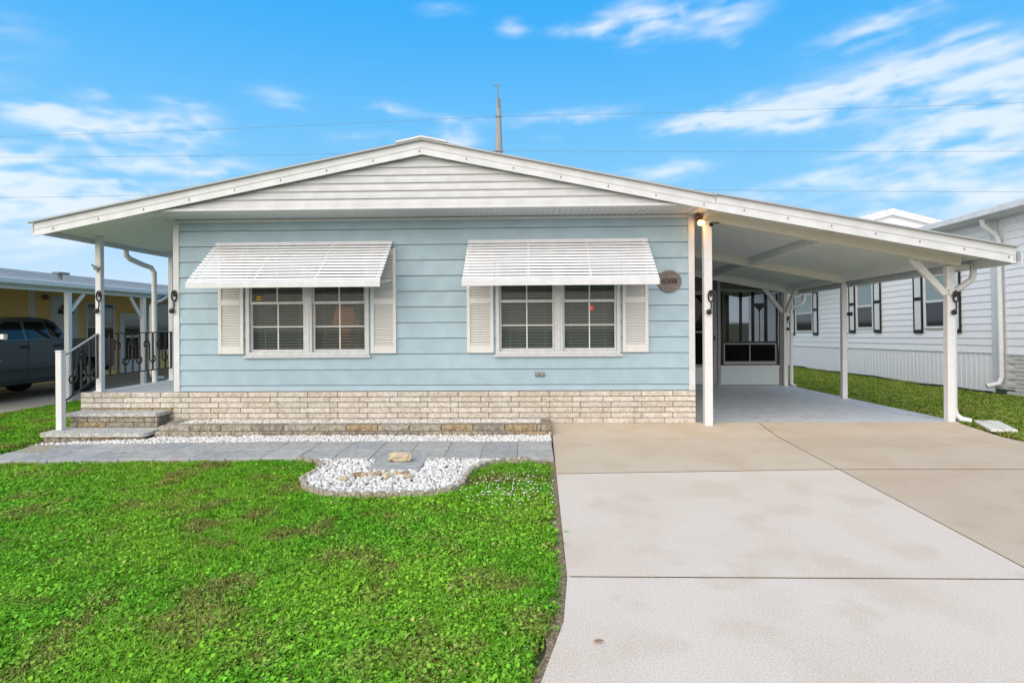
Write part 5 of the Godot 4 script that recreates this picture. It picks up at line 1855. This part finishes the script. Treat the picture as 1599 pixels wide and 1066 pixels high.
func right_neighbor():
	var t := thing("white_house", "white vinyl sided neighbor house with black and white shutters", "house", Vector3(9.5, -0.09, -9.0))
	t.rotation.x = -0.021
	org = Vector3(0, 0, -9.0) + Vector3(0, 0, 0)     # local x = 0 is the wall, y = 0 its foot, z as in the world
	var wall := holder("side_wall", t, "wall of white horizontal vinyl boards")
	var wins := [[-13.35, -12.0, 1.2, 2.5], [-9.32, -8.42, 1.26, 2.56], [-6.3, -5.4, 1.24, 2.52]]
	var st := S()
	box2(st, Vector3(0.03, 0.0, -18.0), Vector3(0.2, 3.5, 0.5))
	make("wall_panel", st, M.neighbor_white[1], wall)
	var y := 0.72
	var k := 0
	while y < 3.45:
		var runs := [[-18.0, -4.15]]
		for w in wins:
			if y + 0.075 > w[2] and y + 0.075 < w[3]:
				var nr := []
				for r in runs:
					if w[0] > r[0] and w[1] < r[1]:
						nr.append([r[0], w[0]])
						nr.append([w[1], r[1]])
					else:
						nr.append(r)
				runs = nr
		runs.append([-3.80, 0.5])
		for r in runs:
			st = S()
			extrude(st, V2([0.028, y, -0.002, y, -0.004, y + 0.008, 0.012, y + 0.149, 0.028, y + 0.149]), Vector3(0, 0, r[0]), Vector3.RIGHT, Vector3.UP, Vector3.BACK, r[1] - r[0])
			make("siding_board", st, M.neighbor_white[k % 2], wall)
		y += 0.151
		k += 1
	piece2("corner_trim", t, Vector3(-0.03, 0.05, -4.149), Vector3(0.028, 3.45, -3.98), 0.004, M.trim)
	st = S()
	tube(st, [Vector3(-0.38, 3.42, -3.88), Vector3(-0.36, 3.3, -3.88), Vector3(-0.12, 3.12, -3.88), Vector3(-0.055, 3.0, -3.88), Vector3(-0.055, 0.25, -3.88), Vector3(-0.09, 0.12, -3.9), Vector3(-0.3, 0.06, -3.95)], 0.05, 10)
	make("downspout", st, M.white, t)
	# skirt panels with upright ribs
	var sk := holder("skirting", t, "white ribbed skirting panels")
	for i in 46:
		var z0 := -18.0 + i * 0.301
		st = S()
		box2(st, Vector3(0.012, -0.15, z0), Vector3(0.028, 0.705, z0 + 0.299))
		for j in 2:
			var zr := z0 + 0.05 + j * 0.15
			extrude(st, V2([0.0118, 0.0, 0.006, 0.012, 0.006, 0.05, 0.0118, 0.062]), Vector3(0, -0.15, zr), Vector3.RIGHT, Vector3.BACK, Vector3.UP, 0.85)
		make("skirt_panel", st, M.neighbor_white[1], sk)
	piece2("skirt_rail", t, Vector3(-0.012, 0.7055, -18.0), Vector3(0.028, 0.72, -4.15), 0.002, M.trim)
	var bk := holder("brick_base", t, "white painted brick base")
	for i in 10:
		for j in 9:
			var z0 := -3.79 + j * 0.46 + (0.2 if i % 2 else 0.0)
			piece2("brick", bk, Vector3(-0.03 + 0.004 * ((i * 7 + j * 3) % 3), -0.1 + i * 0.078, z0), Vector3(0.029, -0.1 + i * 0.078 + 0.068, z0 + 0.445), 0.006, M.white_brick)
	piece2("base_cap", t, Vector3(-0.04, 0.682, -3.79), Vector3(0.028, 0.72, 0.5), 0.004, M.trim)
	# windows with black-edged shutters
	for w in wins:
		var g := holder("window", t)
		st = S()
		var mid: float = (w[2] + w[3]) * 0.5
		for b in [[w[0], w[0] + 0.07, w[2], w[3]], [w[1] - 0.07, w[1], w[2], w[3]], [w[0] + 0.07, w[1] - 0.07, w[2], w[2] + 0.06], [w[0] + 0.07, w[1] - 0.07, w[3] - 0.06, w[3]], [w[0] + 0.07, w[1] - 0.07, mid - 0.025, mid + 0.025]]:
			box2(st, Vector3(-0.025, b[2], b[0]), Vector3(0.029, b[3], b[1]), 0.003)
		make("frame", st, M.white, g)
		piece2("pane", g, Vector3(0.0, mid + 0.026, w[0] + 0.07), Vector3(0.005, w[3] - 0.06, w[1] - 0.07), 0.0, mat(Color(0.48, 0.56, 0.56), 0.08))
		piece2("pane", g, Vector3(0.0, w[2] + 0.06, w[0] + 0.07), Vector3(0.005, mid - 0.026, w[1] - 0.07), 0.0, mat(Color(0.12, 0.13, 0.14), 0.05))
		for s in [[w[0] - 0.36, w[0] - 0.03], [w[1] + 0.03, w[1] + 0.36]]:
			var sh := holder("shutter", t)
			st = S()
			for b in [[s[0], s[0] + 0.035, w[2] - 0.1, w[3] + 0.02], [s[1] - 0.035, s[1], w[2] - 0.1, w[3] + 0.02], [s[0] + 0.035, s[1] - 0.035, w[2] - 0.1, w[2] - 0.02], [s[0] + 0.035, s[1] - 0.035, w[3] - 0.02, w[3] + 0.02], [s[0] + 0.035, s[1] - 0.035, mid + 0.05, mid + 0.13]]:
				box2(st, Vector3(-0.045, b[2], b[0]), Vector3(-0.006, b[3], b[1]), 0.004)
			make("frame", st, M.black, sh)
			piece2("panel", sh, Vector3(-0.03, w[2] - 0.02, s[0] + 0.035), Vector3(-0.0065, mid + 0.05, s[1] - 0.035), 0.003, M.white)
			piece2("panel", sh, Vector3(-0.03, mid + 0.13, s[0] + 0.035), Vector3(-0.0065, w[3] - 0.02, s[1] - 0.035), 0.003, M.white)
	# roofs
	var rf := holder("roof", t, "low white roof with dark debris")
	st = S()
	extrude(st, V2([-0.45, 3.56, 4.0, 4.35, 4.0, 4.25, -0.45, 3.47]), Vector3(0, 0, -18.2), Vector3.RIGHT, Vector3.UP, Vector3.BACK, 19.0)
	make("roof_slope", st, M.debris, rf)
	st = S()
	box2(st, Vector3(-0.55, 3.44, -18.2), Vector3(-0.451, 3.57, 0.8), 0.01)
	make("gutter", st, M.trim, rf)
	st = S()
	box2(st, Vector3(-0.45, 3.43, -18.2), Vector3(0.2, 3.455, 0.8))
	make("soffit", st, M.soffit, rf)
	# a higher gable rising further back
	st = S()
	extrude(st, V2([-1.7, 4.03, 0.9, 4.72, 3.4, 4.05, 3.4, 3.9, 0.9, 4.57, -1.7, 3.88]), Vector3(0, 0, -16.0), Vector3.RIGHT, Vector3.UP, Vector3.BACK, 7.0)
	make("rear_gable_roof", st, M.debris, rf)
	st = S()
	extrude(st, V2([-1.72, 4.0, 0.9, 4.70, 3.42, 4.02, 3.42, 3.86, 0.9, 4.52, -1.72, 3.84]), Vector3(0, 0, -8.998), Vector3.RIGHT, Vector3.UP, Vector3.BACK, 0.03)
	make("rear_fascia", st, M.trim, rf)
	st = S()
	extrude(st, V2([-1.5, 3.2, 3.2, 3.2, 3.2, 3.95, 0.9, 4.56, -1.5, 3.93]), Vector3(0, 0, -15.8), Vector3.RIGHT, Vector3.UP, Vector3.BACK, 6.7)
	make("rear_gable_wall", st, M.neighbor_white[0], rf)
	var rd := RandomNumberGenerator.new()
	rd.seed = 5
	st = S()
	for i in 26:
		var zz := rd.randf_range(-8.0, -2.0)
		var xx := rd.randf_range(-0.44, -0.1)
		bbox(st, Vector3(xx, 3.575 + (xx + 0.45) * 0.18, zz), Vector3(rd.randf_range(0.03, 0.08), rd.randf_range(0.02, 0.06), rd.randf_range(0.05, 0.16)), 0.01, Basis(Vector3.UP, rd.randf() * TAU) * Basis(Vector3.RIGHT, rd.randf_range(-0.4, 0.4)))
	for i in 12:
		var xx := rd.randf_range(1.4, 3.2)
		bbox(st, Vector3(xx, 4.74 - (xx - 0.9) * 0.268, -9.1), Vector3(rd.randf_range(0.04, 0.12), rd.randf_range(0.03, 0.07), 0.06), 0.01, Basis(Vector3.UP, rd.randf() * TAU))
	var lit := make("leaf_litter", st, M.wood, rf)
	lit.set_meta("kind", "stuff")
	# a hose lying along the skirting
	t = thing("garden_hose", "black hose lying along the white neighbor's skirting", "hose", Vector3(9.3, -0.1, -9.0))
	st = S()
	var pts := []
	for i in 60:
		var zz := -15.5 + i * 0.195
		var xx := 9.28 + 0.09 * sin(zz * 1.3) + 0.05 * sin(zz * 3.4)
		pts.append(Vector3(xx, land(xx, zz) + 0.02 + 0.03 * sin(zz * 2.1) * sin(zz * 0.7), zz))
	tube(st, pts, 0.022, 7)
	make("tube", st, M.iron, t)

func pole_and_wires():
	var t := thing("utility_pole", "grey utility pole rising behind the roof ridge", "pole", Vector3(-1.66, 0, -25))
	var st := S()
	lathe(st, [Vector2(0.22, 0.0), Vector2(0.2, 10.9), Vector2(0.11, 13.9), Vector2(0.0, 13.95)], Vector3(-1.66, 0, -25), Vector3.UP, 12)
	make("shaft", st, M.wood, t)
	st = S()
	tube(st, [Vector3(-1.66, 13.4, -24.84), Vector3(-1.72, 14.62, -24.84)], 0.04, 6)
	box2(st, Vector3(-1.95, 14.55, -24.86), Vector3(-1.5, 14.6, -24.82))
	box2(st, Vector3(-1.90, 12.84, -24.86), Vector3(-1.42, 12.9, -24.82))
	box2(st, Vector3(-1.98, 10.9, -24.82), Vector3(-1.36, 10.98, -24.76))
	make("insulator_arms", st, M.wire, t)
	var wires := [[Vector3(-80, 13.9, -30), Vector3(-1.66, 12.86, -24.84), Vector3(80, 14.9, -25), "highest of the thin power lines crossing behind the pole"], [Vector3(-80, 12.4, -25), Vector3(-1.66, 10.94, -24.79), Vector3(80, 11.0, -25), "middle power line crossing just behind the roof ridge"], [Vector3(-80, 9.6, -25), Vector3(-1.66, 8.95, -24.79), Vector3(80, 8.4, -25), "lowest long power line crossing behind the roof slopes"]]
	wires += [[Vector3(-80, 5.6, -40), Vector3(-24, 4.9, -40), Vector3(30, 4.6, -40), "upper of the two low wires seen under the porch roof"], [Vector3(-80, 4.4, -40), Vector3(-24, 3.9, -40), Vector3(30, 3.7, -40), "lower of the two low wires seen under the porch roof"]]
	for w in wires:
		t = thing("power_line", w[3], "wire", w[1], "power lines behind the houses")
		st = S()
		var pts := []
		for k in 41:
			var f := k / 20.0
			var p: Vector3 = w[0].lerp(w[1], f) if f <= 1.0 else w[1].lerp(w[2], f - 1.0)
			var g := fposmod(f, 1.0)
			p.y -= 0.5 * 4.0 * g * (1.0 - g)
			pts.append(p)
		tube(st, pts, 0.009, 5)
		make("wire", st, M.wire, t)

# ------------------------------------------------------------------ scene
func _ready():
	rng.seed = 12
	# camera: eye 1.7 m above the lawn, lens shifted slightly down, turned 1.7 degrees left
	var cam := Camera3D.new()
	cam.name = "camera"
	add_child(cam)
	cam.position = Vector3(0, 1.40, 8.5)
	cam.basis = Basis(Vector3.UP, deg_to_rad(1.7)) * Basis(Vector3.BACK, deg_to_rad(-0.38))
	cam.keep_aspect = Camera3D.KEEP_HEIGHT
	cam.set_frustum(0.1 * 1066.0 / 943.5, Vector2(0, -0.1 * 28.0 / 943.5), 0.1, 1500.0)
	cam.current = true
	var sun := DirectionalLight3D.new()
	sun.name = "sun"
	add_child(sun)
	sun.rotation_degrees = Vector3(-26, -26, 0)
	sun.light_energy = 0.5
	sun.light_angular_distance = 95.0
	sun.light_color = Color(1.0, 0.925, 0.83)
	sun.shadow_enabled = true
	var we := WorldEnvironment.new()
	we.name = "environment"
	var env := Environment.new()
	env.background_mode = Environment.BG_SKY
	var sky := Sky.new()
	var pan := PanoramaSkyMaterial.new()
	pan.panorama = sky_texture()
	pan.energy_multiplier = 0.30
	sky.sky_material = pan
	env.sky = sky
	env.tonemap_mode = Environment.TONE_MAPPER_LINEAR
	env.tonemap_exposure = 3.4
	env.sdfgi_enabled = true
	env.ssao_enabled = true
	env.ssil_enabled = true
	we.environment = env
	add_child(we)
	print("sky ", Time.get_ticks_msec())
	materials()
	print("materials ", Time.get_ticks_msec())
	grounds()
	house()
	side_porch()
	carport()
	screen_room()
	left_neighbor()
	right_neighbor()
	truck()
	wall_items()
	pole_and_wires()
	print("things ", Time.get_ticks_msec())
	stones()
	lawn()
	print("done ", Time.get_ticks_msec())
